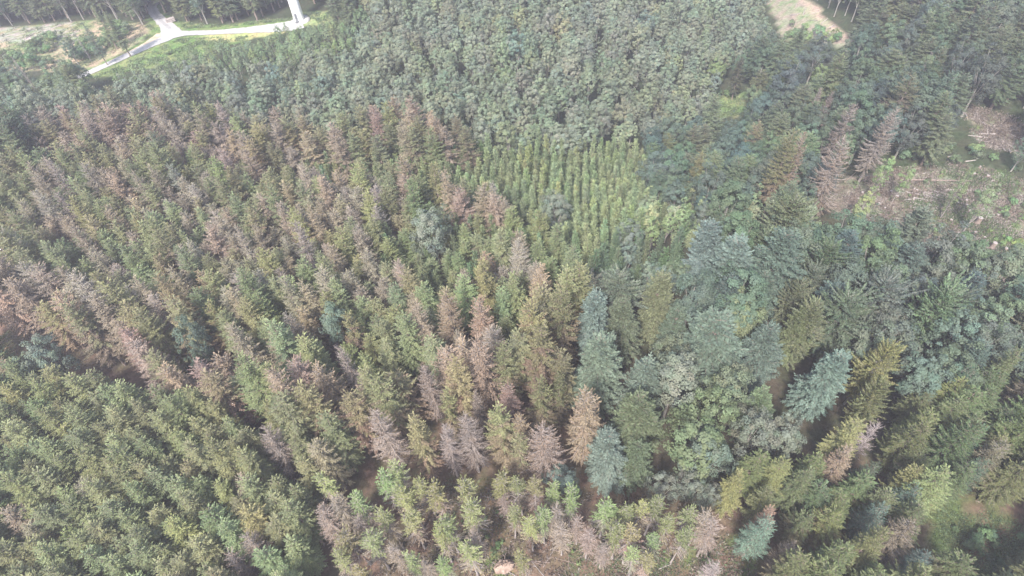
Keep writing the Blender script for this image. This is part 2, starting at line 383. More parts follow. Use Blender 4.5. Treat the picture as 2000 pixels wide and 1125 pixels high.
def tree_stuff(name, label, cat, items):
    """the most distant trees of a kind past the first 300: one object that instances its source trees"""
    kinds = sorted({k for k, *_ in items}); src = bpy.data.collections.new(name+'_sources'); offs = {}
    n = 0
    for k in kinds:
        offs[k] = n
        for i, p in enumerate(PROTO[k]):
            src.objects.link(bpy.data.objects.new('%03d_%s' % (n, k), p['whole'])); n += 1
    pts = []; rot = []; sc = []; idx = []; ti = []
    for k, x, y, H, tint, wide in items:
        v = int(RNG.integers(len(PROTO[k]))); s = H/PROTO[k][v]['H']
        pts.append((x, y, float(hgt(x, y)))); rot.append((0, 0, RNG.uniform(0, 6.28))); sc.append((s*wide, s*wide, s)); idx.append(offs[k]+v); ti.append(tint)
    me = bpy.data.meshes.new(name); me.from_pydata(pts, [], [])
    for an, data in (('rot', rot), ('scl', sc), ('tint', ti)):
        a = me.attributes.new(an, 'FLOAT_VECTOR', 'POINT'); a.data.foreach_set('vector', np.array(data, np.float32).ravel())
    a = me.attributes.new('idx', 'INT', 'POINT'); a.data.foreach_set('value', np.array(idx, np.int32))
    o = new_obj(name, me); o['kind'] = 'stuff'; tag(o, label, cat)
    g = bpy.data.node_groups.new(name, 'GeometryNodeTree')
    g.interface.new_socket('Geometry', in_out='INPUT', socket_type='NodeSocketGeometry'); g.interface.new_socket('Geometry', in_out='OUTPUT', socket_type='NodeSocketGeometry')
    gi = g.nodes.new('NodeGroupInput'); go = g.nodes.new('NodeGroupOutput'); ip = g.nodes.new('GeometryNodeInstanceOnPoints')
    ci = g.nodes.new('GeometryNodeCollectionInfo'); ci.inputs[0].default_value = src; ci.inputs[1].default_value = True; ci.inputs[2].default_value = True
    ip.inputs['Pick Instance'].default_value = True
    def na(nm, ty):
        q = g.nodes.new('GeometryNodeInputNamedAttribute'); q.data_type = ty; q.inputs[0].default_value = nm; return q.outputs[0]
    L = g.links.new
    L(gi.outputs[0], ip.inputs['Points']); L(ci.outputs[0], ip.inputs['Instance']); L(na('idx', 'INT'), ip.inputs['Instance Index'])
    L(na('rot', 'FLOAT_VECTOR'), ip.inputs['Rotation']); L(na('scl', 'FLOAT_VECTOR'), ip.inputs['Scale']); L(ip.outputs[0], go.inputs[0])
    md = o.modifiers.new('trees', 'NODES'); md.node_group = g
    return o

# ------------------------------------------------------------------ open ground (outlines as seen, cast onto the terrain)
C_TL = [(-90, 60), (60, 50), (180, 40), (262, 44), (296, 62), (250, 100), (180, 138), (60, 138), (-90, 125)]
C_ROAD = [(150, 152), (200, 122), (292, 74), (288, 40), (290, 14), (315, 5), (330, 42), (430, 50), (560, 36), (610, 26), (665, 22), (668, 36), (600, 52), (520, 62), (420, 98), (300, 132), (190, 152)]
C_MEAD = [(1392, 190), (1452, 183), (1456, 212), (1440, 226), (1392, 228)]
C_HILL = [(1490, -20), (1550, -20), (1600, 20), (1672, 80), (1640, 92), (1560, 72), (1530, 80)]
C_HILL2 = [(1700, 62), (1748, 72), (1744, 84), (1706, 82)]
C_RIGHT = [(1620, 372), (1660, 345), (1730, 335), (1860, 322), (1920, 326), (2080, 380), (2080, 520), (1960, 500), (1890, 452), (1790, 425), (1700, 408), (1625, 402)]
C_RIGHT2 = [(1868, 200), (1960, 228), (2010, 250), (1990, 300), (1920, 285), (1890, 240)]
C_PATH = [(925, 935), (965, 945), (960, 1000), (985, 1050), (1020, 1115), (1060, 1300), (880, 1300), (925, 1115), (935, 1050), (935, 1000)]
C_BR = [(1825, 1005), (1880, 995), (1950, 1010), (2000, 1030), (2040, 1080), (1960, 1140), (1900, 1090), (1850, 1060)]
C_TOWER = [(545, -60), (585, -60), (600, 45), (562, 45)]
C_GAP = [(-20, 648), (60, 655), (180, 700), (290, 745), (275, 762), (150, 722), (-20, 676)]
C_GAP2 = [(1105, 820), (1150, 850), (1150, 900), (1110, 880)]
CLEAR = [C_GAP, C_GAP2, C_TOWER, C_TL, C_ROAD, C_MEAD, C_HILL, C_HILL2, C_RIGHT, C_RIGHT2, C_PATH, C_BR]
def in_clear(px, py):
    r_ = np.zeros(np.shape(px), bool)
    for c in CLEAR: r_ |= inpoly(px, py, c)
    return r_

# ------------------------------------------------------------------ ground sheet
def build_ground():
    xs = np.concatenate([-np.geomspace(900, 285, 14), np.arange(-270, 271, 1.8), np.geomspace(285, 900, 14)])
    ys = np.concatenate([-np.geomspace(800, 60, 14), np.arange(-40, 381, 1.8), np.geomspace(400, 900, 12)])
    X, Y = np.meshgrid(xs, ys); P = np.stack([X.ravel(), Y.ravel(), hgt(X, Y).ravel()], 1)
    px, zc = project(P); vis = zc > 5; u = np.where(vis, px[:, 0], -9999); v = np.where(vis, px[:, 1], -9999)
    n = len(P); C = np.tile(np.array([.14, .10, .078]), (n, 1))
    r2 = np.random.default_rng(3)
    nz = np.sin(P[:, 0]*.21+np.sin(P[:, 1]*.17)*2)*np.sin(P[:, 1]*.19+np.cos(P[:, 0]*.13)*2)
    nz2 = np.sin(P[:, 0]*.9+np.sin(P[:, 1]*.7)*2)*np.sin(P[:, 1]*.8+np.cos(P[:, 0]*.6)*2)+r2.normal(0, .4, n)
    far = (P[:, 1] > 95)
    C[far] = (.05, .058, .035)
    C[inpoly(u, v, [(1120, 520), (1300, 400), (2200, 400), (2200, 720), (1700, 900), (1450, 960), (1200, 960)])] = (.065, .058, .042)
    def paint(poly, c, m=None):
        k = inpoly(u, v, poly)
        if m is not None: k &= m
        C[k] = c
    paint(C_TL, (.34, .27, .20)); paint(C_TL, (.20, .22, .12), (nz+.4*nz2) > .25); paint(C_TL, (.32, .29, .28), (v < 85) & (nz2 < .2) & (u < 150))
    paint(C_ROAD, (.14, .195, .075)); paint(C_ROAD, (.19, .22, .10), nz2 > .4)
    paint([(380, 66), (480, 60), (555, 52), (560, 62), (470, 80), (425, 84)], (.36, .34, .17))
    paint([(570, 42), (600, 22), (665, 20), (668, 38), (600, 52)], (.26, .30, .15))
    paint(C_MEAD, (.17, .21, .10)); paint(C_MEAD, (.22, .23, .12), nz2 > .2)
    paint(C_HILL, (.28, .24, .205)); paint(C_HILL, (.22, .24, .15), nz2 > .35); paint([(1545, -20), (1600, 20), (1672, 80), (1650, 80), (1580, 22), (1530, -20)], (.38, .30, .25))
    paint(C_HILL2, (.15, .15, .09))
    C_LOW = [(1625, 395), (1790, 420), (1890, 447), (1960, 495), (2080, 515), (2080, 580), (1940, 560), (1850, 510), (1760, 470), (1640, 440)]
    for c in (C_LOW, C_RIGHT, C_RIGHT2): paint(c, (.175, .15, .125)); paint(c, (.24, .22, .20), nz2 > .5); paint(c, (.11, .14, .06), (nz2 < -.7) & (nz > .2))
    paint([(1770, 395), (1850, 380), (1990, 460), (2080, 520), (1950, 480)], (.12, .17, .06), nz2 < .5)
    paint([(1850, 330), (1960, 340), (1960, 365), (1870, 355)], (.13, .17, .07), nz2 < .6)
    paint(C_PATH, (.20, .15, .095)); paint(C_PATH, (.12, .15, .06), nz2 > .5)
    bt = [(880, 1060), (1480, 1060), (1480, 1300), (880, 1300)]
    paint(bt, (.12, .16, .06), (nz2 > .55) & (nz > -.2))
    paint([(1780, 970), (2080, 960), (2080, 1200), (1850, 1200)], (.085, .10, .045), nz2 > -.3)
    F = []; W_ = len(xs); H_ = len(ys)
    i = np.arange(H_-1)[:, None]*W_+np.arange(W_-1)[None]; F = np.stack([i, i+1, i+W_+1, i+W_], -1).reshape(-1, 4)
    mb = MB(); mb.v = [P]; mb.f = [F]; mb.c = [C]; mb.m = [np.zeros(len(F), int)]; mb.sm = [np.ones(len(F), bool)]; mb.n = n
    m, t = newmat('forest_floor')
    at = N(t, 'ShaderNodeAttribute', attribute_name='col'); tc = N(t, 'ShaderNodeTexCoord')
    n1 = N(t, 'ShaderNodeTexNoise'); n1.inputs['Scale'].default_value = 1.1; n1.inputs['Detail'].default_value = 8; n1.inputs['Roughness'].default_value = .7
    n2 = N(t, 'ShaderNodeTexNoise'); n2.inputs['Scale'].default_value = .25; n2.inputs['Detail'].default_value = 4
    r1 = N(t, 'ShaderNodeMapRange'); r1.inputs[1].default_value = .3; r1.inputs[2].default_value = .7; r1.inputs[3].default_value = .55; r1.inputs[4].default_value = 1.5
    mu = N(t, 'ShaderNodeMix', data_type='RGBA', blend_type='MULTIPLY'); mu.inputs[0].default_value = 1
    m2 = N(t, 'ShaderNodeMix', data_type='RGBA', blend_type='MULTIPLY'); m2.inputs[0].default_value = .7
    cr = N(t, 'ShaderNodeValToRGB'); cr.color_ramp.elements[0].color = (.75, 1.0, .7, 1); cr.color_ramp.elements[1].color = (1.08, .97, .93, 1)
    cr.color_ramp.elements[0].position = .4; cr.color_ramp.elements[1].position = .6
    pb = N(t, 'ShaderNodeBsdfPrincipled'); pb.inputs['Roughness'].default_value = .95; pb.inputs['Specular IOR Level'].default_value = .15
    bu = N(t, 'ShaderNodeBump'); bu.inputs['Strength'].default_value = .7; bu.inputs['Distance'].default_value = .3; o = N(t, 'ShaderNodeOutputMaterial')
    L = t.links.new
    L(tc.outputs['Object'], n1.inputs[0]); L(tc.outputs['Object'], n2.inputs[0]); L(n1.outputs[0], r1.inputs[0]); L(at.outputs[0], mu.inputs[6]); L(r1.outputs[0], mu.inputs[7])
    L(n2.outputs[0], cr.inputs[0]); L(mu.outputs[2], m2.inputs[6]); L(cr.outputs[0], m2.inputs[7]); L(m2.outputs[2], pb.inputs['Base Color'])
    L(n1.outputs[0], bu.inputs['Height']); L(bu.outputs[0], pb.inputs['Normal']); L(pb.outputs[0], o.inputs[0])
    g = new_obj('ground', mb.mesh('ground', [m])); g['kind'] = 'structure'; return g
build_ground()

# ------------------------------------------------------------------ roads
def ribbon(name, pts, widths, mat, off, step=1.0, edge=.25):
    """strip following ground; pts seen from the camera, cast to the terrain"""
    G = np.array([ray(*p) for p in pts]); seg = np.r_[0, np.cumsum(np.linalg.norm(np.diff(G, axis=0), axis=1))]
    q = np.arange(0, seg[-1], step); X = np.interp(q, seg, G[:, 0]); Y = np.interp(q, seg, G[:, 1]); Wd = np.interp(q, seg, widths)
    for _ in range(6):
        X[1:-1] = (X[:-2]+2*X[1:-1]+X[2:])/4; Y[1:-1] = (Y[:-2]+2*Y[1:-1]+Y[2:])/4
    T = unit(np.stack([np.gradient(X), np.gradient(Y)], 1)); Nn = np.stack([-T[:, 1], T[:, 0]], 1)
    r2 = np.random.default_rng(len(pts)); K = 7; V = np.zeros((len(q), K, 3))
    eL = 1+r2.normal(0, .06, len(q))*edge*4; eR = 1+r2.normal(0, .06, len(q))*edge*4
    for k in range(K):
        s = (k/(K-1)-.5); ww = Wd*s*np.where(s < 0, eL, eR)
        V[:, k, 0] = X+Nn[:, 0]*ww; V[:, k, 1] = Y+Nn[:, 1]*ww
        V[:, k, 2] = hgt(V[:, k, 0], V[:, k, 1])+off
    n = len(q); i = np.arange(n-1)[:, None]*K+np.arange(K-1)[None]
    mb = MB(); mb.v = [V.reshape(-1, 3)]; mb.f = [np.stack([i, i+1, i+K+1, i+K], -1).reshape(-1, 4)]; mb.c = [np.ones((n*K, 3))]
    mb.m = [np.zeros((n-1)*(K-1), int)]; mb.sm = [np.ones((n-1)*(K-1), bool)]; mb.n = n*K
    o = new_obj(name, mb.mesh(name, [mat])); o['kind'] = 'structure'; return o
main_pts = [(150, 152), (180, 140), (225, 120), (262, 103), (300, 86), (325, 76), (338, 66), (328, 52), (314, 40), (301, 26), (297, 14), (303, 2), (318, -14)]
ribbon('forest_road', main_pts, [3.0, 3.0, 3.4, 3.6, 4, 5, 7, 5, 3.8, 3.6, 3.6, 3.4, 3.4], M_GRAVEL, .14)
ribbon('access_road', [(338, 69), (370, 65), (420, 64), (480, 60), (530, 56), (570, 51), (596, 47)], [6, 4, 3.8, 4.4, 6, 7.5, 6], M_GRAVEL, .17)
ribbon('wheel_track', [(333, 57), (316, 43), (303, 27), (299, 14), (305, 2)], [1.3, 1.1, 1, 1, .9], M_TRACK, .19)
ribbon('sandy_bank', [(215, 120), (250, 104), (285, 88), (308, 76), (318, 64)], [1.0, 1.6, 3.0, 4.6, 3.5], M_SAND, .11)

# ------------------------------------------------------------------ wind turbine
def turbine():
    x, y = ray(585, 39); z = float(hgt(x, y))
    e = new_obj('wind_turbine', None, None, (x, y, z)); tag(e, 'white wind turbine tower at the end of the gravel access road', 'wind turbine')
    def part(nm, mb, mats, par=None): return new_obj(nm, mb.mesh(nm, mats), par or e)
    Ht = 118
    zz = np.linspace(.3, Ht, 14); m = MB(); m.tube(np.stack([zz*0, zz*0, zz], 1), 1.8-(zz/Ht)*.6, 48, cap=True); part('tower', m, [M_WHITE])
    for q in (26., 52., 80.):
        m = MB(); rr = 1.8-(q/Ht)*.6; m.tube([[0, 0, q-.12], [0, 0, q+.12]], [rr+.05]*2, 48, cap=True); part('flange', m, [M_WHITE])
    m = MB(); m.tube([[0, 0, -.6], [0, 0, .1], [0, 0, .3]], [3.6, 3.6, 2.2], 40, cap=True); part('foundation', m, [M_CONC])
    def box(m, c, s, mi=0):
        c = np.array(c); s = np.array(s)/2; q = np.array([[i, j, k] for i in (-1, 1) for j in (-1, 1) for k in (-1, 1)])*s+c
        F = [[0, 1, 3, 2], [4, 6, 7, 5], [0, 4, 5, 1], [2, 3, 7, 6], [0, 2, 6, 4], [1, 5, 7, 3]]
        m.quads(q[np.array(F)], np.ones((6, 3)), mi)
    m = MB(); box(m, (-.35, -1.76, 2.0), (.95, .16, 2.1)); d = part('door', m, [M_DARK])
    m = MB(); box(m, (-.05, -1.87, 2.0), (.06, .06, .3)); part('handle', m, [M_CONC], d)
    m = MB(); 
    for k in range(4): box(m, (-.35, -2.1-.3*k, .85-.22*k), (1.2, .3, .08))
    part('steps', m, [M_DARK])
    m = MB(); P = np.array([[0, 3.5, Ht+1.9], [0, 3, Ht+1.9], [0, -4, Ht+1.9], [0, -5.2, Ht+1.9]]); m.tube(P, [1.0, 1.6, 1.6, 1.3], 12, cap=True); nac = part('nacelle', m, [M_WHITE])
    m = MB(); m.tube([[0, -5.25, Ht+1.9], [0, -6.4, Ht+1.9], [0, -7.3, Ht+1.9], [0, -7.6, Ht+1.9]], [1.5, 1.45, .8, .1], 20, cap=True); hub = part('hub', m, [M_WHITE])
    for k in range(3):
        a = R(90+120*k+20); s = np.linspace(0, 1, 12); ch = np.where(s < .2, 1.2+s*7, 2.6*(1-s)**.8+.15)
        m = MB(); d = np.array([math.cos(a), 0, math.sin(a)]); pd = np.array([-math.sin(a), 0, math.cos(a)]); c = np.array([0, -6.2, Ht+1.9])
        V = []
        for i in range(12):
            b = c+d*(1+s[i]*40); h = ch[i]; V.append([b+pd*h*.35, b+np.array([0, .22*(1.1-s[i]), 0]), b-pd*h*.65, b-np.array([0, .22*(1.1-s[i]), 0])])
        V = np.array(V)
        Q = [[V[i, j], V[i, (j+1) % 4], V[i+1, (j+1) % 4], V[i+1, j]] for i in range(11) for j in range(4)]
        m.quads(np.array(Q), np.ones((44, 3))); part('blade', m, [M_WHITE])
    return x, y
TX, TY = turbine()

# ------------------------------------------------------------------ single trees that can be pointed at (tip of the tree as seen)
USED = []
def single(kind, px, py, H, label, cat, tint=(1, 1, 1), var=None, wide=1.0, clear=2.2):
    x, y = ray(px, py, H)
    USED.append((x, y, clear)); return plant(kind, x, y, H, label, cat, None, tint, var, wide)
SP, DS, FI, BL = 'spruce', 'dead spruce', 'fir', 'broadleaf tree'
LIST = [
 # large firs of the middle right
 ('fir_tree', 1195, 845, 18, 'blue-green fir with scaly tiers standing furthest forward, beside the dark gap', FI, (1.12, 1.15, 1.25), 2, .82),
 ('fir_tree', 1250, 780, 20, 'tall grey-green fir directly behind the blue-green front fir', FI, (1.05, 1.1, .9), 1, .95),
 ('fir_tree', 1175, 660, 21, 'broad pale green fir at the left corner of the fir group', FI, (1.15, 1.2, 1.1), 2, .95),
 ('fir_tree', 1270, 700, 19, 'grey-green fir right of the broad corner fir, with a pointed bright top', FI, (1.05, 1.1, 1.15), 0, .85),
 ('fir_tree', 1405, 618, 22, 'widest dark blue-green fir in the middle of the fir group with deep shadow below it', FI, (.92, 1.0, 1.0), 0, 1.12),
 ('fir_tree', 1545, 455, 22, 'tall narrow dark blue fir standing above the beeches with long drooping side branches', FI, (.85, 1.0, 1.1), 4, .95),
 ('fir_tree', 1440, 470, 20, 'blue-grey fir with flat spreading tiers left of the tall narrow fir', FI, (1.0, 1.1, 1.2), 2, 1.15),
 ('fir_tree', 1165, 570, 19, 'bluest of the firs, standing next to brown spruces at the upper corner', FI, (1.1, 1.2, 1.4), 2, .8),
 ('fir_tree', 1225, 585, 18, 'dull grey-green fir immediately right of the bluest fir', FI, (1.1, 1.05, 1.05), 1, .8),
 ('fir_tree', 1300, 535, 20, 'yellowish grey fir with a pointed crown above the middle of the fir group', FI, (1.25, 1.2, 1.0), 3, .75),
 ('fir_tree', 1325, 600, 17, 'small bright green fir wedged between the yellowish grey fir and the widest fir', FI, (1.0, 1.15, 1.0), 0, .7),
 ('fir_tree', 1390, 435, 18, 'slate blue fir at the upper edge of the fir group near the pale green thicket', FI, (.95, 1.05, 1.3), 2, .8),
 ('fir_tree', 1640, 690, 18, 'light blue-green fir among the grey beeches on the right', FI, (1.05, 1.25, 1.3), 2, .9),
 ('fir_tree', 1510, 640, 19, 'grey blue-green fir between the widest fir and the yellow-green beech', FI, (1.0, 1.1, 1.15), 4, .85),
 ('fir_tree', 1500, 760, 17, 'bright green fir above the two round dark beeches', FI, (1.15, 1.3, 1.0), 1, .7),
 ('fir_tree', 1585, 600, 17, 'yellow-green topped tree right of the dark fir gap', FI, (1.3, 1.2, .8), 3, .7),
 ('fir_tree', 1245, 870, 14, 'small dark fir tucked under the tall grey-green fir', FI, (.85, .9, .8), 1, .9),
 # round broadleaf crowns round the firs
 ('broadleaf_tree', 1330, 690, 21, 'big grey round-topped beech right of the pointed fir', BL, (.95, .95, 1.0), 3, .95),
 ('broadleaf_tree', 1395, 760, 19, 'round dark green beech with a knobbly crown left of a fir', BL, (.9, 1.0, .8), 1, .95),
 ('broadleaf_tree', 1490, 800, 18, 'greyish beech crown over the brown gap at the fir edge', BL, (.95, .92, 1.0), 3, .9),
 ('broadleaf_tree', 1555, 815, 18, 'round beech at the edge of the lower right spruces', BL, (1.05, 1.0, 1.1), 0, .9),
 ('broadleaf_tree', 1370, 825, 19, 'large olive beech filling the corner beside the front firs', BL, (1.0, 1.0, .78), 1, 1.2),
 ('broadleaf_tree', 1400, 855, 18, 'grey right-hand half crown next to the large olive beech', BL, (1.0, 1.05, 1.1), 2, .85),
 ('broadleaf_tree', 1303, 935, 11, 'small round pale willow-like tree just below the large olive beech', BL, (1.15, 1.2, 1.25), 5, .9),
 ('broadleaf_tree', 1362, 930, 12, 'blue-grey round small tree right of the pale willow-like tree', BL, (1.1, 1.15, 1.3), 3, .85),
 ('broadleaf_tree', 1393, 945, 11, 'smaller grey tree at the right end of the row below the olive beech', BL, (1.0, 1.05, 1.1), 5, .75),
 ('broadleaf_tree', 1098, 918, 10, 'low blue-green bush-like tree at the foot of the pale dead spruce', BL, (1.1, 1.15, 1.35), 2, 1.15),
 ('broadleaf_tree', 630, 590, 20, 'single blue-green broadleaf crown between the fading spruces left of centre', BL, (.9, 1.0, 1.0), 2, .65),
 ('broadleaf_tree', 835, 400, 20, 'pale grey-blue broadleaf crown among green spruces above centre', BL, (1.0, 1.05, 1.15), 3, .9),
 ('broadleaf_tree', 1085, 375, 15, 'round grey-blue crown sunk in the young plantation', BL, (1.05, 1.1, 1.2), 3, 1.0),
 ('broadleaf_tree', 45, 670, 17, 'pale blue-grey crown at the left edge beside the dark strip', BL, (1.0, 1.1, 1.2), 3, .9),
 ('broadleaf_tree', 345, 615, 21, 'blue-green crown between brown spruces left of centre', BL, (.9, 1.0, 1.0), 2, .55),
 ('broadleaf_tree', 985, 235, 15, 'palest whitish-green round crown at the lower edge of the far oak wood', BL, (1.5, 1.45, 1.5), 4, 1.0),
 ('broadleaf_tree', 1405, 115, 13, 'yellow-green maple leaning over the small valley meadow', BL, (1.25, 1.35, .75), 1, 1.0),
 ('broadleaf_tree', 1612, 125, 13, 'bright yellow-green crown standing out of the valley wood', BL, (1.2, 1.35, .7), 1, 1.0),
 ('broadleaf_tree', 1480, 168, 13, 'dark crown with a yellowish top right beside the valley meadow', BL, (1.0, 1.1, .7), 2, .95),
 ('beech_tree', 1735, 670, 19, 'beech with bright yellow foliage in the right-hand wood', BL, (1.45, 1.3, .65), 1, .6),
 ('beech_tree', 1730, 745, 17, 'second yellowish beech directly below the bright yellow one', BL, (1.25, 1.2, .7), 1, .6),
 ('beech_tree', 1600, 595, 18, 'light yellow-green beech beside the dark fir gap', BL, (1.25, 1.3, .85), 3, .7),
 ('beech_tree', 1850, 560, 20, 'deep green beech among grey ones at the right', BL, (.8, 1.25, .9), 0, .75),
 # the green / brown spruces of the middle
 ('fading_spruce', 1055, 640, 26, 'tall olive spruce with heavy hanging branches at the left rim of the big dark gap', SP, (1.1, 1.05, .9), 1, 1.15),
 ('fading_spruce', 1035, 585, 25, 'yellowish green spruce with a sharp top above the olive spruce', SP, (1.3, 1.2, .9), 2, 1.0),
 ('fading_spruce', 1100, 560, 25, 'green-topped brown spruce touching the bluest fir', SP, (1.1, 1.05, .9), 0, .95),
 ('brown_spruce', 940, 655, 25, 'tall pink-brown spruce left of the olive spruce', DS, (1.15, 1.0, .95), 0, 1.05),
 ('fading_spruce', 985, 668, 23, 'olive spruce between the pink-brown spruce and the dark gap', SP, (1.05, 1.05, .9), 3, .85),
 ('brown_spruce', 935, 575, 23, 'salmon-coloured dead spruce with a bright top above centre of the dead strip', DS, (1.3, 1.0, .95), 1, .95),
 ('brown_spruce', 868, 572, 23, 'salmon spruce left of the bright topped dead one', DS, (1.2, 1.0, .9), 2, 1.0),
 ('fading_spruce', 883, 700, 24, 'tan-green spruce with drooping tiers in the middle of the fading stand', SP, (1.3, 1.1, .95), 4, 1.0),
 ('spruce_tree', 710, 690, 19, 'fresh green spruce in front of pale grey dead spruce', SP, (1.15, 1.25, .9), 0, .85),
 ('dead_spruce', 667, 672, 20, 'whitest dead spruce, left of the fresh green spruce', DS, (1.25, 1.2, 1.35), 1, .8),
 ('dead_spruce', 575, 438, 22, 'whitish dead spruce sticking out above the left slope', DS, (1.2, 1.15, 1.25), 0, .9),
 ('dead_spruce', 830, 712, 20, 'pale pinkish dead spruce left of the tan-green one', DS, (1.2, 1.05, 1.0), 2, .9),
 ('brown_spruce', 995, 742, 20, 'compact reddish dead spruce with upswept branches above the pale dead row', DS, (1.2, 1.0, 1.0), 3, .95),
 ('fading_spruce', 1057, 738, 21, 'two-tone spruce with a green side, behind the reddish compact one', SP, (1.0, 1.05, .8), 2, .95),
 ('fading_spruce', 1095, 730, 19, 'dark narrow spruce at the foot of the corner fir', SP, (.8, .9, .7), 0, .7),
 ('brown_spruce', 1152, 760, 23, 'largest tan dead spruce beside the front firs, two trunks grown together', DS, (1.3, 1.15, 1.0), 2, 1.2),
 ('dead_spruce', 1062, 827, 21, 'pale pink dead spruce with clearly visible white trunk, rightmost of the dead row', DS, (1.25, 1.05, 1.0), 0, 1.15),
 ('fading_spruce', 1010, 845, 19, 'dead spruce with one green patch at its top, left of the pale pink one', DS, (1.1, 1.1, 1.0), 2, .85),
 ('fading_spruce', 975, 792, 22, 'lichen-green fading spruce above the dead row', SP, (1.25, 1.3, 1.05), 1, 1.0),
 ('brown_spruce', 1015, 808, 20, 'yellow-tan dead spruce touching the lichen-green one', DS, (1.3, 1.2, .9), 4, .85),
 ('dead_spruce', 910, 812, 20, 'thin grey dead spruce in the middle of the dead row', DS, (1.1, 1.05, 1.1), 3, 1.0),
 ('dead_spruce', 862, 828, 19, 'narrow lilac-grey dead spruce left of the middle of the dead row', DS, (1.15, 1.1, 1.25), 4, .75),
 ('fading_spruce', 808, 818, 21, 'half dead spruce with yellow-green tufts on pink branches', SP, (1.3, 1.2, 1.0), 4, 1.0),
 ('dead_spruce', 733, 806, 21, 'pale pink dead spruce with dense downswept tiers, leftmost of the dead row', DS, (1.25, 1.1, 1.15), 1, 1.1),
 ('fading_spruce', 672, 765, 21, 'grey-tan spruce with long sagging branches above the leftmost dead one', SP, (1.25, 1.1, 1.0), 3, 1.1),
 ('fading_spruce', 590, 745, 22, 'tan spruce whose grey trunk shows between sagging branches', SP, (1.25, 1.1, 1.0), 0, 1.15),
 ('fading_spruce', 860, 768, 19, 'green-topped spruce over the gap above the thin grey dead one', SP, (1.2, 1.25, .9), 2, .85),
 ('brown_spruce', 930, 762, 18, 'mauve-grey dead spruce below the olive one', DS, (.95, .9, 1.0), 0, .85),  # tinted duller than its neighbours
 ('spruce_tree', 470, 700, 23, 'big fresh green spruce over the long dark strip at the left', SP, (1.0, 1.15, .9), 3, 1.15),
 ('fading_spruce', 310, 535, 23, 'pinkish spruce on the left slope with a pale top', SP, (1.35, 1.05, 1.0), 4, .95),
 ('spruce_tree', 1680, 822, 18, 'yellow-green spruce with long straight branches where beeches meet the lower right spruces', SP, (1.2, 1.15, .85), 2, 1.1),
 ('bare_spruce', 1718, 830, 15, 'bare grey treetop right of the long-branched spruce', DS, (1.2, 1.1, 1.2), 1, 1.2),
 ('brown_spruce', 1665, 878, 16, 'pinkish brown spruce in the lower right stand', DS, (1.1, 1.0, .9), 2, 1.1),
 ('spruce_tree', 1450, 925, 16, 'warm yellow-green spruce at the left corner of the lower right stand', SP, (1.4, 1.25, .8), 1, 1.1),
 ('spruce_tree', 1505, 955, 14, 'star-shaped spruce seen from above right of the warm yellow-green one', SP, (1.0, 1.0, .8), 5, 1.2),
 ('spruce_tree', 1535, 890, 16, 'bushy green spruce at the top of the lower right stand', SP, (1.15, 1.2, .8), 0, 1.2),
 ('brown_spruce', 1515, 995, 15, 'orange-brown spruce top above the teal larch', DS, (1.3, 1.0, .8), 3, .9),
 ('larch_tree', 1505, 1015, 16, 'teal green larch with a slanting bare stem near the bottom edge', 'larch', (1.0, 1.1, 1.05), 0, 1.15),
 ('larch_tree', 1725, 990, 15, 'pale teal feathery larch in the lower right stand', 'larch', (1.0, 1.05, 1.1), 1, 1.2),
 ('larch_tree', 1785, 950, 14, 'teal larch right of the pale one, next to the dark clearing', 'larch', (.8, .95, .95), 2, 1.1),
 ('larch_tree', 1815, 1085, 12, 'bluish larch at the bottom edge below the dark clearing', 'larch', (.85, .95, 1.1), 0, 1.2),
 ('spruce_tree', 1855, 925, 18, 'large dark spruce with hanging tiers above the dark clearing', SP, (1.0, 1.1, .8), 4, 1.3),
 ('spruce_tree', 1800, 915, 15, 'yellow-green spruce left of the large dark one', SP, (1.4, 1.3, .8), 2, 1.1),
 ('brown_spruce', 1555, 1068, 14, 'brown dead spruce leaning at the bottom right edge', DS, (1.1, 1.0, 1.0), 4, 1.0),
 ('bare_spruce', 1402, 1098, 12, 'bare grey treetop at the very bottom edge', DS, (1.3, 1.25, 1.25), 2, 1.3),
 # the dying spruces in the valley at the upper right
 ('fading_spruce', 1483, 240, 17, 'broad brown-olive spruce below the valley meadow', SP, (1.1, 1.0, .9), 2, 1.45),
 ('spruce_tree', 1373, 300, 17, 'dark olive spruce with tasselled branches at the plantation corner', SP, (1.05, .95, .7), 3, 1.25),
 ('fading_spruce', 1548, 255, 24, 'tall tan spruce with a pale point in the valley', SP, (1.0, .95, .8), 4, 1.0),
 ('brown_spruce', 1578, 262, 22, 'slim pink-brown spruce right beside the tall tan one', DS, (.95, .82, .75), 1, .75),
 ('dead_spruce', 1655, 270, 23, 'bare grey-tan spruce with a green lower half by the clearing', DS, (.8, .75, .65), 0, 1.1),
 ('dead_spruce', 1668, 200, 21, 'bare mauve spruce skeleton in the valley above the clearing', DS, (.72, .68, .68), 1, 1.1),
 ('dead_spruce', 1748, 210, 21, 'bare grey spruce skeleton nearest the right clearing', DS, (.78, .75, .75), 2, 1.1),
 ('dead_spruce', 1605, 172, 14, 'pinkish dead spruce left of the mauve skeleton', DS, (.95, .85, .9), 3, .85),
 ('dead_spruce', 1627, 180, 14, 'narrow pinkish dead spruce close against its twin', DS, (.9, .8, .85), 4, .75),
 ('dead_spruce', 1820, 102, 13, 'purple-grey dead spruce high in the valley wood', DS, (.8, .75, .9), 1, .9),
 ('spruce_tree', 1850, 92, 15, 'dark pointed spruce on the valley crest at the right', SP, (.55, .65, .6), 0, 1.1),
 ('spruce_tree', 1310, 225, 15, 'dark drooping spruce group leader above the plantation corner', SP, (.7, .75, .65), 1, 1.3),
 ('spruce_tree', 1450, 112, 15, 'very dark tall spruce behind the valley meadow', SP, (.55, .6, .65), 2, 1.1),
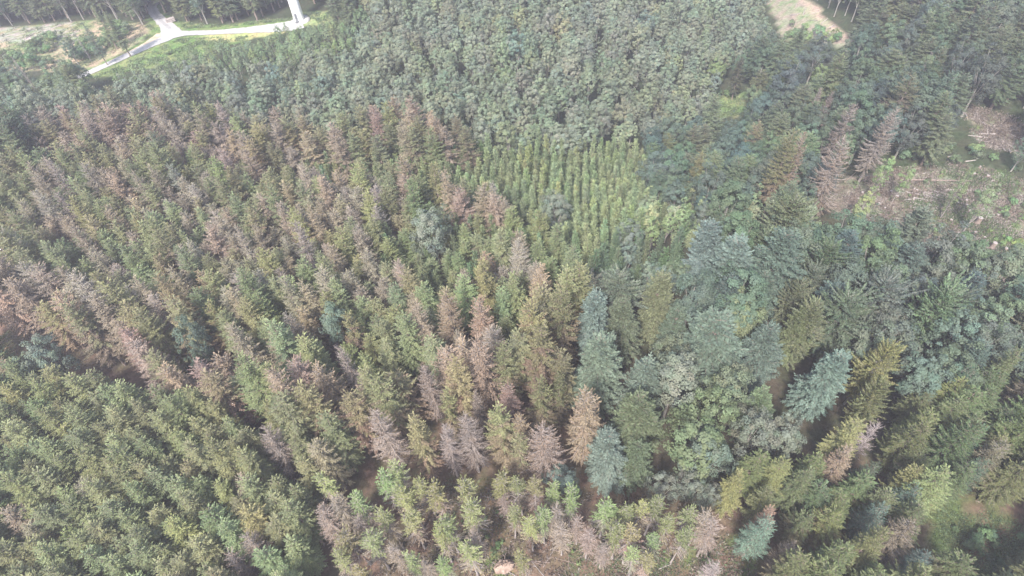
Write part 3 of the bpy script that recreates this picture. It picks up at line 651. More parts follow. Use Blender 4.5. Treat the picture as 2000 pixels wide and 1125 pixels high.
 ('birch_tree', 1745, 300, 14, 'slender yellow-green birch with a crooked top on the right clearing', 'birch', (1.3, 1.5, .9), 0, .9),
 ('birch_tree', 1700, 372, 10, 'bright young larch-like tree at the lower edge of the right clearing', 'birch', (1.5, 1.6, 1.0), 1, 1.2),
 ('birch_tree', 1790, 310, 13, 'thin pale birch right of the crooked one', 'birch', (1.2, 1.4, .9), 2, .8),
 ('birch_tree', 1900, 330, 14, 'slim birch standing over fallen timber on the clearing', 'birch', (1.1, 1.2, 1.0), 0, .7),
 ('birch_tree', 1955, 350, 15, 'tall birch with pale stem at the right of the clearing', 'birch', (1.0, 1.1, 1.0), 1, .9),
 # top left
 ('spruce_tree', 205, 22, 15, 'tall loose conifer standing alone in the cleared strip at the upper left', SP, (.95, 1.15, 1.1), 3, 1.3),
 ('spruce_tree', 178, 8, 15, 'second tall conifer behind the loose one', SP, (.95, 1.1, 1.1), 1, 1.2),
 ('larch_tree', 160, 45, 14, 'pale green larch in front of the tall loose conifers', 'larch', (1.0, 1.05, .9), 1, 1.1),
 ('broadleaf_tree', 122, 78, 9, 'dark round solitary tree on the cleared strip', BL, (.7, .85, .9), 0, 1.2),
 ('bare_spruce', 20, 108, 16, 'pale leaning bare stem at the far left edge', DS, (1.3, 1.3, 1.3), 3, .35),
 ('bare_spruce', 134, 50, 16, 'thin dark bare pole on the upper left clearing', DS, (.6, .6, .6), 2, .3),
 ('broadleaf_tree', 697, 12, 13, 'dark tree at the end of the turbine pad', BL, (.95, 1.1, .9), 1, .8),
]
for k, px, py, H, lab, cat, ti, var, wd in LIST: single(k, px, py, H, lab, cat, tuple(np.array(ti)*(np.array([1.0, .95, .84]) if k == 'fir_tree' else .74 if k in ('brown_spruce', 'dead_spruce') and px < 1300 else .88)) if k != 'broadleaf_tree' else ti, var, wd*(1.15 if k == 'fir_tree' else 1.0), {'fir_tree': 3.9, 'fading_spruce': 3.2 if px > 1300 else 1.9, 'dead_spruce': 2.9 if px > 1300 else 1.9, 'beech_tree': 3.6, 'broadleaf_tree': 3.0}.get(k, 1.9))

# thin-crowned edge spruces of the bottom centre: their bare stems show
THIN = [(978, 922, 16), (1012, 933, 15), (1043, 942, 15), (1075, 948, 15), (1115, 950, 17), (903, 938, 17), (848, 945, 17), (917, 985, 17), (997, 987, 14), (1035, 1010, 15),
 (1060, 993, 15), (1183, 981, 15), (1228, 981, 16), (1212, 1020, 16), (1235, 1035, 15), (1022, 1078, 13), (912, 1062, 15), (868, 1008, 16), (855, 1035, 15), (765, 898, 18),
 (742, 922, 17), (770, 948, 16), (792, 957, 16), (690, 965, 17), (793, 1000, 16), (671, 1035, 16), (712, 1045, 16), (655, 1078, 15), (865, 1088, 14), (702, 1108, 14),
 (1255, 980, 15), (1282, 975, 15), (1310, 1003, 15), (1277, 1042, 14), (1262, 1080, 13), (1338, 1040, 14), (820, 930, 17), (1350, 985, 15), (1245, 1075, 13), (800, 1080, 14), (745, 1000, 16)]
for i, (px, py, H) in enumerate(THIN):
    x, y = ray(px, py, H); USED.append((x, y, 1.6))
    plant('thin_spruce', x, y, H, 'slender yellow-tufted spruce, number %d from left along the open bottom edge' % (1+sum(q[0] < px for q in THIN)), SP, 'thin edge spruces at the bottom centre',
          (RNG.uniform(.85, 1.25), RNG.uniform(.9, 1.2), RNG.uniform(.75, 1.0)), None, RNG.uniform(.85, 1.2))
THIND = [(1098, 1028, 13, 'pink dead spruce with a white stem, in the middle of the bottom edge'), (1085, 990, 14, 'faded brown dead spruce behind the pink one at the bottom edge'),
 (985, 968, 11, 'small pinkish dead spruce beside the path'), (770, 1062, 13, 'grey-pink dead spruce at the bottom edge left of the path'), (832, 1092, 11, 'pink dead spruce cut by the bottom edge'),
 (692, 1008, 14, 'grey dead spruce above the bottom edge left of centre'), (722, 1000, 12, 'twiggy dead spruce among the yellow-green tufts'), (925, 1040, 13, 'pale twiggy dead spruce left of the path'),
 (655, 972, 17, 'dense grey-mauve dead spruce at the corner of the green stand'), (625, 1000, 17, 'broad pinkish grey dead spruce next to the green stand'), (475, 1045, 16, 'pink-brown dead spruce inside the lower left stand'),
 (445, 1085, 15, 'pale dead spruce at the bottom edge of the lower left stand'), (520, 845, 18, 'rust-pink dead spruce top at the upper edge of the lower left stand'), (1130, 1010, 12, 'frail dead spruce right of the pink one'),
 (1150, 1040, 12, 'low twiggy dead spruce on the open bottom edge'), (1375, 1005, 15, 'brown-twigged dead spruce left of the warm yellow-green one'), (1400, 1020, 15, 'mauve dead spruce beside the teal larch'),
 (1180, 1060, 12, 'broken dead spruce near the bottom edge right of centre')]
for i, (px, py, H, lab) in enumerate(THIND): single('small_dead_spruce' if H < 16 else 'dead_spruce', px, py, H, lab, DS, (1.0, RNG.uniform(.88, .98), RNG.uniform(.82, .98)), None, 1.1, 1.6)

# ------------------------------------------------------------------ stands
BR = [(250, 340, 60), (330, 400, 60), (430, 480, 80), (560, 440, 80), (640, 360, 60), (700, 400, 60), (780, 370, 60), (880, 400, 60), (950, 420, 50), (150, 450, 60), (200, 620, 90), (50, 580, 70), (300, 560, 60), (600, 640, 80),
      (700, 560, 70), (790, 600, 60), (850, 640, 70), (930, 500, 50), (1010, 520, 60), (1060, 530, 50), (1080, 610, 50), (920, 680, 80), (760, 780, 90), (880, 820, 100), (1000, 760, 80), (400, 700, 60), (130, 260, 50), (320, 250, 80), (440, 280, 60), (590, 270, 40), (840, 260, 40), (120, 430, 40), (40, 650, 60), (500, 540, 60)]
BRA = np.array(BR, float)
def brownness(u, v): return np.max(np.exp(-((u[:, None]-BRA[:, 0])**2+(v[:, None]-BRA[:, 1])**2*1.6)/(BRA[:, 2]**2)), 1)
def mix_spruce(base):
    def f(u, v, r):
        p = base+.8*brownness(np.array([u]), np.array([v]))[0]
        q = r.random()
        if q < p*.12: return 'dead_spruce'
        if q < p*.62: return 'brown_spruce'
        if q < p*.85: return 'fading_spruce'
        return 'spruce_tree'
    return f
def choose(**kw):
    ks = list(kw); ws = np.array(list(kw.values()), float); ws /= ws.sum()
    return lambda u, v, r: ks[r.choice(len(ks), p=ws)]
ZONES = [
 # name, polygon at crown height, spacing, height, spread, picker, where, tint
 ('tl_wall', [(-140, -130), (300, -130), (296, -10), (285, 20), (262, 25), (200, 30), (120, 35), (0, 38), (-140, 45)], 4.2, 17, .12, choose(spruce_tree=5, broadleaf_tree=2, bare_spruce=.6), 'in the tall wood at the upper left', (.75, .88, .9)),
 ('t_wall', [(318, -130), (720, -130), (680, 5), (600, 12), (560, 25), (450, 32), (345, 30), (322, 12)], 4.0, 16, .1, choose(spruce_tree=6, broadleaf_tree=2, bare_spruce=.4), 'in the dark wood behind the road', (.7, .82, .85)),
 ('tl_edge', [(-140, 120), (60, 128), (180, 142), (190, 165), (60, 170), (-140, 165)], 3.5, 9, .25, choose(broadleaf_tree=3, birch_tree=2, spruce_tree=1), 'along the lower edge of the upper left clearing', (.8, 1.0, .9)),
 ('thicket', [(190, 150), (300, 130), (420, 97), (520, 66), (600, 54), (668, 40), (700, 60), (690, 95), (580, 120), (420, 138), (300, 155)], 2.5, 5.5, .2, choose(birch_tree=2, shrub_big=0, forest_tree=3), 'in the young thicket below the turbine road', (1.0, 1.2, .8)),
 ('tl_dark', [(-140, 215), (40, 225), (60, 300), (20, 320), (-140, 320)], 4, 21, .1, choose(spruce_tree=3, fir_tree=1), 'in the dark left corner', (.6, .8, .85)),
 ('belt', [(40, 262), (110, 232), (240, 215), (400, 218), (500, 245), (600, 235), (640, 262), (720, 235), (800, 225), (870, 240), (930, 275), (860, 300), (640, 300), (500, 320), (300, 310), (100, 318)], 4.2, 17, .08, mix_spruce(.55), 'in the old spruce belt', (1, .95, .95)),
 ('far_wood', [(-140, 165), (180, 150), (300, 150), (430, 130), (560, 105), (700, 60), (720, -130), (1480, -130), (1500, 0), (1520, 60), (1450, 110), (1400, 180), (1350, 240), (1260, 262), (1100, 285), (960, 285), (870, 240), (800, 225), (720, 235), (640, 262), (500, 245), (400, 218), (240, 215), (110, 232), (40, 262), (-140, 215)], 4.6, 12.5, .09, choose(forest_tree=1), 'in the far broadleaf wood', (.95, 1.0, .95)),
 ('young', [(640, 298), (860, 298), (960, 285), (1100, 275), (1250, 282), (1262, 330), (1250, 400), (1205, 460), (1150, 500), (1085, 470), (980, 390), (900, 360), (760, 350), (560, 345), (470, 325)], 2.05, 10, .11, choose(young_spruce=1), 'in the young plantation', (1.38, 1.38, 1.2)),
 ('young_dark', [(1150, 500), (1205, 470), (1330, 455), (1370, 470), (1350, 530), (1300, 560), (1200, 565), (1150, 560)], 2.7, 11, .1, choose(young_spruce=6, forest_tree=1), 'in the darker young plantation', (.72, .85, .9)),  # trees tinted darker than in the main plantation
 ('mid_green', [(720, 470), (850, 400), (1000, 430), (1085, 480), (1130, 520), (1060, 500), (980, 480), (920, 560), (820, 560), (730, 520)], 2.9, 12.5, .1, choose(spruce_tree=6, young_spruce=5, fading_spruce=1), 'in the green middle stand', (.95, 1.05, .9)),
 ('pale_thicket', [(1205, 420), (1260, 375), (1340, 385), (1390, 420), (1480, 390), (1540, 400), (1620, 400), (1700, 405), (1720, 430), (1600, 450), (1450, 440), (1380, 440), (1210, 470)], 3.2, 9, .3, choose(birch_tree=4, young_spruce=2, forest_tree=2), 'in the pale green thicket on the right', (1.25, 1.3, 1.1)),
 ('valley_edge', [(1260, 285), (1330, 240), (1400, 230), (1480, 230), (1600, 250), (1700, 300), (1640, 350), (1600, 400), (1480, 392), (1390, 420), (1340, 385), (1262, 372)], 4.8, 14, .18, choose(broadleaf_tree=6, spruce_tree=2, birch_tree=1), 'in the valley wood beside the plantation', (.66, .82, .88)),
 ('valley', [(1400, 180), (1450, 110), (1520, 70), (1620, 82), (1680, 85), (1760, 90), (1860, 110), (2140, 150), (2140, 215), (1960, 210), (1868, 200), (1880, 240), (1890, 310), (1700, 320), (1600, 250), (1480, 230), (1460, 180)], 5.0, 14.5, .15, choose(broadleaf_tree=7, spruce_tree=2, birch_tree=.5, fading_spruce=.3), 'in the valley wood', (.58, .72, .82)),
 ('slope_wood', [(1550, -130), (1700, -130), (1690, 40), (1700, 60), (1690, 85), (1672, 78), (1600, 20)], 4.5, 15, .1, choose(forest_tree=3, broadleaf_tree=1), 'beside the pale cut slope', (1.0, 1.12, 1.0)),
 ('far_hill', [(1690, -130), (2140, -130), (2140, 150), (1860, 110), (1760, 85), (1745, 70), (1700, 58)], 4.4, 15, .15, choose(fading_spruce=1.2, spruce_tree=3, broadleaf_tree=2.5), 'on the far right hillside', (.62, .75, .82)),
 ('right_edge', [(1900, 240), (2140, 215), (2140, 400), (1980, 360), (1960, 330), (1900, 322), (1920, 290)], 5, 11, .2, choose(birch_tree=3, broadleaf_tree=3), 'between the two cleared patches at the right', (.85, 1.05, .95)),
 ('bottom_open', [(620, 930), (800, 880), (930, 900), (1120, 905), (1140, 960), (1420, 960), (1440, 1040), (1480, 1130), (1480, 1400), (560, 1400), (600, 1010)], 9.5, 13, .15, choose(small_dead_spruce=1, thin_spruce=2), 'on the open bottom edge', (1.1, 1.1, .9)),
 ('lower_left', [(-140, 690), (80, 690), (230, 740), (330, 760), (430, 800), (560, 830), (680, 880), (640, 960), (600, 1010), (560, 1400), (-140, 1400)], 3.45, 15.5, .09, mix_spruce(.07), 'in the dense lower left stand', (1.05, 1.08, .95)),
 ('lower_right', [(1470, 900), (1560, 870), (1640, 850), (1720, 800), (1860, 740), (2140, 700), (2140, 1400), (1480, 1400), (1480, 1130), (1440, 1040)], 3.6, 14.5, .14, choose(spruce_tree=9, fading_spruce=1.2, brown_spruce=.3, larch_tree=.6, bare_spruce=.15), 'in the lower right spruces', (.56, .67, .5)),
 ('beeches', [(1130, 570), (1200, 560), (1300, 560), (1370, 450), (1450, 435), (1600, 445), (1700, 425), (1800, 430), (1900, 465), (1980, 520), (2140, 560), (2140, 700), (1860, 740), (1720, 810), (1600, 860), (1440, 890), (1420, 960), (1290, 930), (1285, 860), (1230, 800), (1190, 730), (1150, 680)], 4.8, 17.5, .1, choose(beech_tree=2.5, broadleaf_tree=5.5, fir_tree=1.3), 'in the beech and fir wood', (.74, .86, .88)),
 ('big_mid', [(-140, 500), (0, 520), (60, 500), (140, 560), (300, 600), (500, 660), (700, 700), (900, 700), (1000, 640), (1060, 540), (1140, 560), (1120, 720), (1180, 800), (1120, 900), (930, 890), (800, 870), (680, 870), (560, 820), (430, 790), (330, 740), (230, 720), (80, 660), (-140, 660)], 4.3, 19.5, .1, mix_spruce(.5), 'in the fading middle stand', (1.08, 1.02, .98)),
 ('mid_left', [(-140, 300), (100, 318), (300, 310), (500, 320), (560, 345), (760, 350), (900, 360), (980, 390), (1085, 470), (1140, 520), (1060, 540), (1000, 640), (900, 700), (700, 700), (500, 660), (300, 600), (140, 560), (60, 500), (-140, 500)], 3.65, 16.5, .12, mix_spruce(.34), 'on the left slope', (1.0, 1.04, .95)),
]
# widen kinds into plain groups for the count
KIND = {'spruce_tree': 'green spruce', 'fading_spruce': 'fading spruce', 'brown_spruce': 'brown dying spruce', 'dead_spruce': 'pale dead spruce', 'bare_spruce': 'bare dead spruce', 'thin_spruce': 'thin-crowned spruce',
        'small_dead_spruce': 'twiggy dead spruce', 'young_spruce': 'young pointed spruce', 'fir_tree': 'blue-green fir', 'beech_tree': 'layered beech', 'broadleaf_tree': 'round broadleaf tree', 'forest_tree': 'rounded crown',
        'birch_tree': 'slender birch', 'larch_tree': 'teal larch'}
CATS = {'spruce_tree': SP, 'fading_spruce': SP, 'brown_spruce': DS, 'dead_spruce': DS, 'bare_spruce': DS, 'thin_spruce': SP, 'small_dead_spruce': DS, 'young_spruce': 'young spruce', 'fir_tree': FI, 'beech_tree': BL,
        'broadleaf_tree': BL, 'forest_tree': 'forest tree', 'birch_tree': 'birch', 'larch_tree': 'larch'}
def scatter():
    r = np.random.default_rng(21); used = np.array(USED); out = []
    polys = [np.array(z[1], float) for z in ZONES]
    for zi, (nm, poly, sp, H, spread, pick, where, tint) in enumerate(ZONES):
        G = [ray(min(max(px, -160), 2160), min(max(py, -140), 1420), H*.6) for px, py in poly]
        G = np.array(G); x0, y0 = G.min(0)-12; x1, y1 = G.max(0)+12
        rows = nm in ('young', 'lower_left', 'mid_left', 'big_mid')
        ang = {'young': -.15, 'lower_left': .5, 'mid_left': .35, 'big_mid': .35, 'far_wood': .8}.get(nm, .3); jit = .19 if nm == 'young' else (.22 if rows else (.46 if nm in ('far_wood', 'far_hill', 't_wall') else .36))
        D = math.hypot(x1-x0, y1-y0)/2; a = np.arange(-D, D, sp); A, B = np.meshgrid(a, a*(1.0 if not rows else 1.0))
        if nm != 'young': A = A+sp*.5*(np.arange(len(a)) % 2)[:, None]
        if nm == 'young': A = A*.98; B = B*1.2
        A = A+r.uniform(-jit, jit, A.shape)*sp; B = B+r.uniform(-jit, jit, B.shape)*sp
        X = (x0+x1)/2+A*math.cos(ang)-B*math.sin(ang); Y = (y0+y1)/2+A*math.sin(ang)+B*math.cos(ang)
        X = X.ravel(); Y = Y.ravel(); Z = hgt(X, Y)
        uv, zc = project(np.stack([X, Y, Z+H*.72], 1)); ub, zb = project(np.stack([X, Y, Z], 1))
        ok = (zc > 8) & (uv[:, 0] > -130) & (uv[:, 0] < 2130) & (uv[:, 1] > -120) & (uv[:, 1] < 1330)
        ok &= inpoly(uv[:, 0], uv[:, 1], poly)
        for pj in range(zi): ok &= ~inpoly(uv[:, 0], uv[:, 1], ZONES[pj][1])
        ok &= ~in_clear(ub[:, 0], ub[:, 1])
        if nm not in ('bottom_open',):
            
            for fr_ in ((.72,) if nm in ('thicket', 'tl_edge', 'right_edge') else (.5, .72, .85) if nm == 'beeches' else (.25, .5, .72, .88, 1.0)):
                mid, mz = project(np.stack([X, Y, Z+H*fr_], 1)); wpx = 1192/np.maximum(mz, 5)*1.6*(1.05-fr_)
                for off in (-1, 0, 1): ok &= ~in_clear(mid[:, 0]+off*wpx, mid[:, 1])
        ok &= np.hypot(X-TX, Y-TY) > 13
        sx, sy = math.sin(SUN_AZ), math.cos(SUN_AZ); al = (X-TX)*sx+(Y-TY)*sy; la = np.abs(-(X-TX)*sy+(Y-TY)*sx)
        if nm != 'thicket': ok &= ~((al > 0) & (al < 20) & (la < 6))
        if nm == 'bottom_open': ok &= uv[:, 1] < 1250
        d = ((X[:, None]-used[:, 0])**2+(Y[:, None]-used[:, 1])**2) < (used[:, 2]+sp*.28)**2
        ok &= ~d.any(1)
        for i in np.where(ok)[0]:
            u, v = uv[i]; k = pick(u, v, r)
            if k not in PROTO: continue
            hh = H*(1+r.normal(0, spread)); hh = min(max(hh, H*.6), H*1.35)
            if k == 'young_spruce' and H > 12: hh = 12
            if k == 'birch_tree': hh = min(hh, 15)
            nat = {'spruce_tree': 22, 'fading_spruce': 22, 'brown_spruce': 22, 'dead_spruce': 21}.get(k)
            wide = (nat/hh)*(sp*.76/2.75) if nat else r.uniform(.88, 1.15)   # crowns as wide as the spacing lets them
            if nat: wide = wide*r.uniform(.9, 1.15)
            if k == 'young_spruce': wide = 1.0*10/hh*r.uniform(.95, 1.12)
            jt = .8 if k == 'forest_tree' else 1.0
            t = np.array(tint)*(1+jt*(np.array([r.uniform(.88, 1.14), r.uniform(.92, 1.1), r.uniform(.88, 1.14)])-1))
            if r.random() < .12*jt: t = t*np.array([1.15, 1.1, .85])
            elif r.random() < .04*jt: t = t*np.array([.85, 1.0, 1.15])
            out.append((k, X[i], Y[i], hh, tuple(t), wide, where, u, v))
    return out
ALL = scatter()
MARKS = [('the turbine tower', 582, 25), ('the road junction', 335, 66), ('the bend of the forest road', 300, 28), ('the end of the gravel road', 180, 140), ('the upper left clearing', 60, 95), ('the young thicket', 430, 105),
 ('the valley meadow', 1422, 208), ('the pale cut slope', 1585, 40), ('the small far meadow', 1724, 74), ('the right clearing', 1790, 370), ('the upper right cleared patch', 1930, 245), ('the small brown path', 948, 985), ('the dark clearing', 1900, 1040),
 ('the whitest dead spruce', 667, 672), ('the whitish slope spruce', 575, 438), ('the blue-grey crown at left', 45, 670), ('the blue-green crown left of centre', 345, 615), ('the lone blue-green crown', 630, 590),
 ('the grey-blue crown above centre', 835, 400), ('the grey-blue crown in the plantation', 1085, 375), ('the palest round crown', 985, 235), ('the yellow-green maple', 1405, 115), ('the dark olive tasselled spruce', 1373, 300),
 ('the broad brown-olive spruce', 1483, 240), ('the tall tan valley spruce', 1548, 255), ('the mauve spruce skeleton', 1668, 200), ('the dark crest spruce', 1850, 92), ('the tall narrow fir', 1545, 455), ('the widest fir', 1405, 618), ('the bluest fir', 1165, 570),
 ('the corner fir', 1175, 660), ('the front fir', 1195, 845), ('the large olive beech', 1370, 825), ('the bright yellow beech', 1735, 670), ('the deep green beech', 1850, 560), ('the light blue-green fir', 1640, 690), ('the long-branched spruce', 1680, 822),
 ('the warm corner spruce', 1450, 925), ('the pink bottom-edge spruce', 1098, 1028), ('the grey-mauve corner spruce', 655, 972), ('the root plate', 986, 1108), ('the pale willow-like tree', 1303, 935), ('the bottom-edge treetop', 1402, 1098), ('the teal larch', 1505, 1015), ('the large dark hanging spruce', 1855, 925), ('the largest tan dead spruce', 1152, 760), ('the tall pink-brown spruce', 940, 655), ('the salmon spruce', 868, 572),
 ('the leftmost pale dead spruce', 733, 806), ('the big fresh green spruce', 470, 700), ('the pinkish slope spruce', 310, 535), ('the rust-pink dead spruce top', 520, 845), ('the pink-brown lower spruce', 475, 1045), ('the bottom left corner', 0, 1125),
 ('the upper left edge', 0, 480), ('the upper edge of the far wood', 950, 0), ('the plantation top', 1180, 285), ('the plantation middle', 950, 330), ('the plantation right edge', 1250, 380), ('the plantation foot', 1150, 460), ('the darker plantation', 1260, 520), ('the far wood top', 1250, 20), ('the far wood middle', 1100, 140), ('the far wood left part', 560, 180), ('the far wood left end', 250, 180), ('the far wood foot', 1180, 240), ('the far wood heart', 820, 120), ('the top right corner', 2000, 0), ('the lower right corner', 2000, 1125), ('the right edge', 2000, 650), ('the dark left corner', 20, 260)]
MK = np.array([[m[1], m[2]] for m in MARKS], float)
ORD = ['nearest', 'second', 'third', 'fourth', 'fifth', 'sixth', 'seventh', 'eighth', 'ninth', 'tenth', 'eleventh', 'twelfth', 'thirteenth', 'fourteenth', 'fifteenth', 'sixteenth', 'seventeenth', 'eighteenth', 'nineteenth', 'twentieth', 'twenty-first', 'twenty-second', 'twenty-third', 'twenty-fourth']
def relation(u, v):
    d = np.hypot(MK[:, 0]-u, (MK[:, 1]-v)*1.3); i = int(d.argmin()); dx, dy = u-MK[i, 0], v-MK[i, 1]
    a = math.degrees(math.atan2(-dy, dx)) % 360
    w_ = ['right of', 'upper right of', 'above', 'upper left of', 'left of', 'lower left of', 'below', 'lower right of'][int(((a+22.5) % 360)//45)]
    return w_, MARKS[i][0], float(d[i])
def relabel(objs, word):
    bl = bpy.context.view_layer; buckets = {}
    for o in objs:
        uv, _ = project(np.array([[o.location.x, o.location.y, o.location.z+.5]])); w_, m_, d_ = relation(uv[0, 0], uv[0, 1]); buckets.setdefault((w_, m_), []).append((d_, o.name, o))
    for (w_, m_), L_ in buckets.items():
        L_.sort(key=lambda q: q[0])
        for r_, (d_, n_, o) in enumerate(L_): o['label'] = ('' if len(L_) == 1 else (ORD[r_]+' ' if r_ < 24 else 'more distant '))+word+' '+w_+' '+m_
def make_labels(items):
    buckets = {}
    for n, it in enumerate(items):
        if -10 < it[7] < 2010 and -10 < it[8] < 1150:
            w_, m_, d_ = relation(it[7], it[8]); buckets.setdefault((it[0], w_, m_), []).append((d_, n))
    lab = {}
    for (k, w_, m_), L_ in buckets.items():
        L_.sort()
        for r_, (d_, n) in enumerate(L_):
            pre = '' if len(L_) == 1 else (ORD[r_]+' ' if r_ < 24 else 'more distant ')
            lab[n] = pre+KIND[k]+' '+w_+' '+m_
    return lab
CNT = {}
for o in bpy.data.objects:
    if 'category' in o: CNT[o.name.split('.')[0]] = CNT.get(o.name.split('.')[0], 0)+1
relabel([o for o in bpy.data.objects if o.get('group') == 'thin edge spruces at the bottom centre'], 'slender yellow-tufted spruce')
bykind = {}
for it in ALL: bykind.setdefault(it[0], []).append(it)
for k, its in bykind.items():
    def rank(it):
        off = it[7] < -10 or it[7] > 2010 or it[8] < -10 or it[8] > 1150
        return (1e6 if off else 0)+it[1]**2+it[2]**2+(CAMH-it[3])**2
    its.sort(key=rank)
    room = 298-CNT.get(k, 0)
    LB = make_labels(its[:room])
    for n_, it in enumerate(its[:room]):
        _, x, y, H, t, wd, where, u, v = it
        lab = LB.get(n_, KIND[k]+' '+where+' beyond the frame'); dist = math.sqrt(x*x+y*y+(CAMH-H)**2)
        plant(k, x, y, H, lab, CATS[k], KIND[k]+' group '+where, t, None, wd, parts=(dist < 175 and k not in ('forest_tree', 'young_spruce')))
    rest = its[room:]
    if rest: tree_stuff('distant_'+k+'_stand', 'mass of more distant '+KIND[k]+' tops beyond the nearer ones', CATS[k]+' stand', [(i[0], i[1], i[2], i[3], i[4], i[5]) for i in rest])
    print('KIND', k, len(its), 'stuff', len(rest))

#PART3
# ------------------------------------------------------------------ shrubs, timber, stumps, undergrowth
r3 = np.random.default_rng(77)
def in_area(poly, n, H=0):
    P = np.array(poly); out = []
    while len(out) < n:
        u, v = r3.uniform(P[:, 0].min(), P[:, 0].max()), r3.uniform(P[:, 1].min(), P[:, 1].max())
        if inpoly(np.array([u]), np.array([v]), poly)[0] and -40 < u < 2040: out.append(ray(u, v, H))
    return out
def shrubs(poly, n, h0, h1, where, tint):
    for x, y in in_area(poly, n):
        H = r3.uniform(h0, h1)
        plant('shrub', x, y, H, 'low leafy shrub '+where, 'shrub', 'shrubs '+where, tuple(np.array(tint)*r3.uniform(.85, 1.15, 3)), None, r3.uniform(.8, 1.2), parts=False)
shrubs([(165, 122), (232, 88), (268, 62), (262, 50), (230, 58), (190, 78), (140, 108)], 34, 2.0, 4.0, 'on the bank above the sandy road edge', (.9, 1.1, .85))
shrubs([(60, 90), (110, 72), (150, 85), (110, 100), (60, 110)], 26, 2, 3.5, 'in the middle of the upper left clearing', (1.0, 1.15, .85))
shrubs([(0, 105), (60, 115), (140, 120), (140, 138), (0, 138)], 22, 2, 4, 'along the lower rim of the upper left clearing', (.85, 1.05, .85))
shrubs([(1396, 188), (1450, 182), (1452, 190), (1400, 196)], 6, 1.5, 3, 'at the far edge of the valley meadow', (.9, 1.1, .9))
shrubs([(1530, 40), (1640, 84), (1600, 84), (1530, 75)], 16, 1.5, 4, 'on the pale cut slope', (1.1, 1.25, .9))
shrubs([(1860, 360), (2000, 380), (2010, 450), (1950, 430)], 14, .8, 1.8, 'among the timber on the right clearing', (1.0, 1.15, .8))
shrubs([(1640, 350), (1860, 330), (1860, 400), (1700, 400)], 9, .6, 1.4, 'on the bare brown part of the right clearing', (1.0, 1.1, .8))
shrubs([(1900, 440), (2000, 480), (2000, 500), (1940, 480)], 16, .7, 1.6, 'at the lower end of the right clearing', (1.3, 1.5, .7))
shrubs([(1700, 415), (1800, 430), (1890, 455), (1960, 500), (2000, 520), (1960, 530), (1850, 490), (1720, 440)], 14, .8, 1.8, 'along the lower rim of the right clearing', (1.1, 1.25, .85))
shrubs([(1840, 1030), (1990, 1050), (2000, 1110), (1900, 1100)], 14, .8, 2.2, 'in the dark clearing at the lower right', (.8, 1.0, .9))
shrubs([(900, 1000), (980, 1000), (1010, 1120), (900, 1120)], 14, .4, 1.0, 'on the brown path at the bottom', (1.0, 1.25, .8))
shrubs([(1100, 1060), (1400, 1060), (1400, 1124), (1100, 1124)], 24, .4, 1.1, 'under the thin spruces at the bottom edge', (1.0, 1.2, .8))

shrubs([(1880, 285), (1960, 300), (1990, 335), (1760, 325), (1740, 300)], 20, 1.2, 3.2, 'in the strip between the two right clearings', (.8, 1.0, .85))
relabel([o for o in bpy.data.objects if o.get('category') == 'shrub'], 'low leafy shrub')

def fallen_log(x, y, L, r0, ang, label, group, mat=M_PALE, stubs=5, z0=None):
    mb = MB(); k = 6; s = np.linspace(-L/2, L/2, k); P = np.stack([s, .04*L*np.sin(s/L*2)*.5, np.zeros(k)], 1)
    mb.tube(P, np.linspace(r0, r0*.55, k), 8, (1, 1, 1), 0, cap=1)
    for _ in range(stubs):
        q = r3.uniform(-.3, .48)*L; a = r3.uniform(0, 3.1); ln = r3.uniform(.4, 1.1)
        mb.tube([[q, 0, 0], [q+ln*.6, math.cos(a)*ln, abs(math.sin(a))*ln*.7]], [.035, .012], 4, (1, 1, 1), 0)
    c, s_ = math.cos(ang)*L/2, math.sin(ang)*L/2; za, zb = float(hgt(x-c, y-s_)), float(hgt(x+c, y+s_))
    o = new_obj('fallen_log', mb.mesh('fallen_log', [mat, M_WOOD]), None, (x, y, (za+zb)/2+r0*.8), (0, -math.atan2(zb-za, L), ang))
    tag(o, label, 'log', group)
x, y = ray(1828, 353); fallen_log(x, y, 15, .22, -.28, 'longest dark trunk lying across the brown ground of the right clearing', None, M_BARK, 3)
x, y = ray(1885, 372); fallen_log(x, y, 8, .15, -.25, 'pale pole lying in line beyond the longest dark trunk', None)
x, y = ray(1925, 375); fallen_log(x, y, 10, .15, .75, 'pale pole lying up the slope at the right of the clearing', None)
x, y = ray(1862, 305); fallen_log(x, y, 3, .17, .1, 'short whitish log in the gap between the two clearings', None, M_PALE, 0)
x, y = ray(1895, 315); fallen_log(x, y, 2.6, .17, 0, 'second short whitish log right of the first in the gap', None, M_PALE, 0)
for i in range(34):
    x, y = in_area([(1780, 375), (1850, 372), (1880, 400), (1860, 425), (1790, 405)], 1)[0]
    fallen_log(x, y, r3.uniform(4, 9), r3.uniform(.06, .13), r3.normal(-.45, .25), 'thin pale pole in the heap of cut poles on the right clearing', 'heap of cut poles')
for i in range(46):
    x, y = in_area(C_RIGHT, 1)[0]
    fallen_log(x, y, r3.uniform(1.5, 5), r3.uniform(.06, .13), r3.uniform(0, 3.1), 'broken branch or pole lying on the right clearing', 'scattered branches on the right clearing', [M_PALE, M_BARK, M_PALE][i % 3], 3)
for i in range(20):
    x, y = in_area(C_RIGHT2, 1)[0]
    fallen_log(x, y, r3.uniform(1.5, 4.5), r3.uniform(.08, .2), r3.uniform(0, 3.1), 'pale log on the upper cleared patch at the right edge', 'logs on the upper right patch')
for i in range(12):
    x, y = in_area([(0, 60), (140, 50), (160, 70), (0, 90)], 1)[0]
    fallen_log(x, y, r3.uniform(2, 5), r3.uniform(.08, .16), r3.uniform(0, 3.1), 'grey pole on the upper left clearing', 'poles on the upper left clearing')
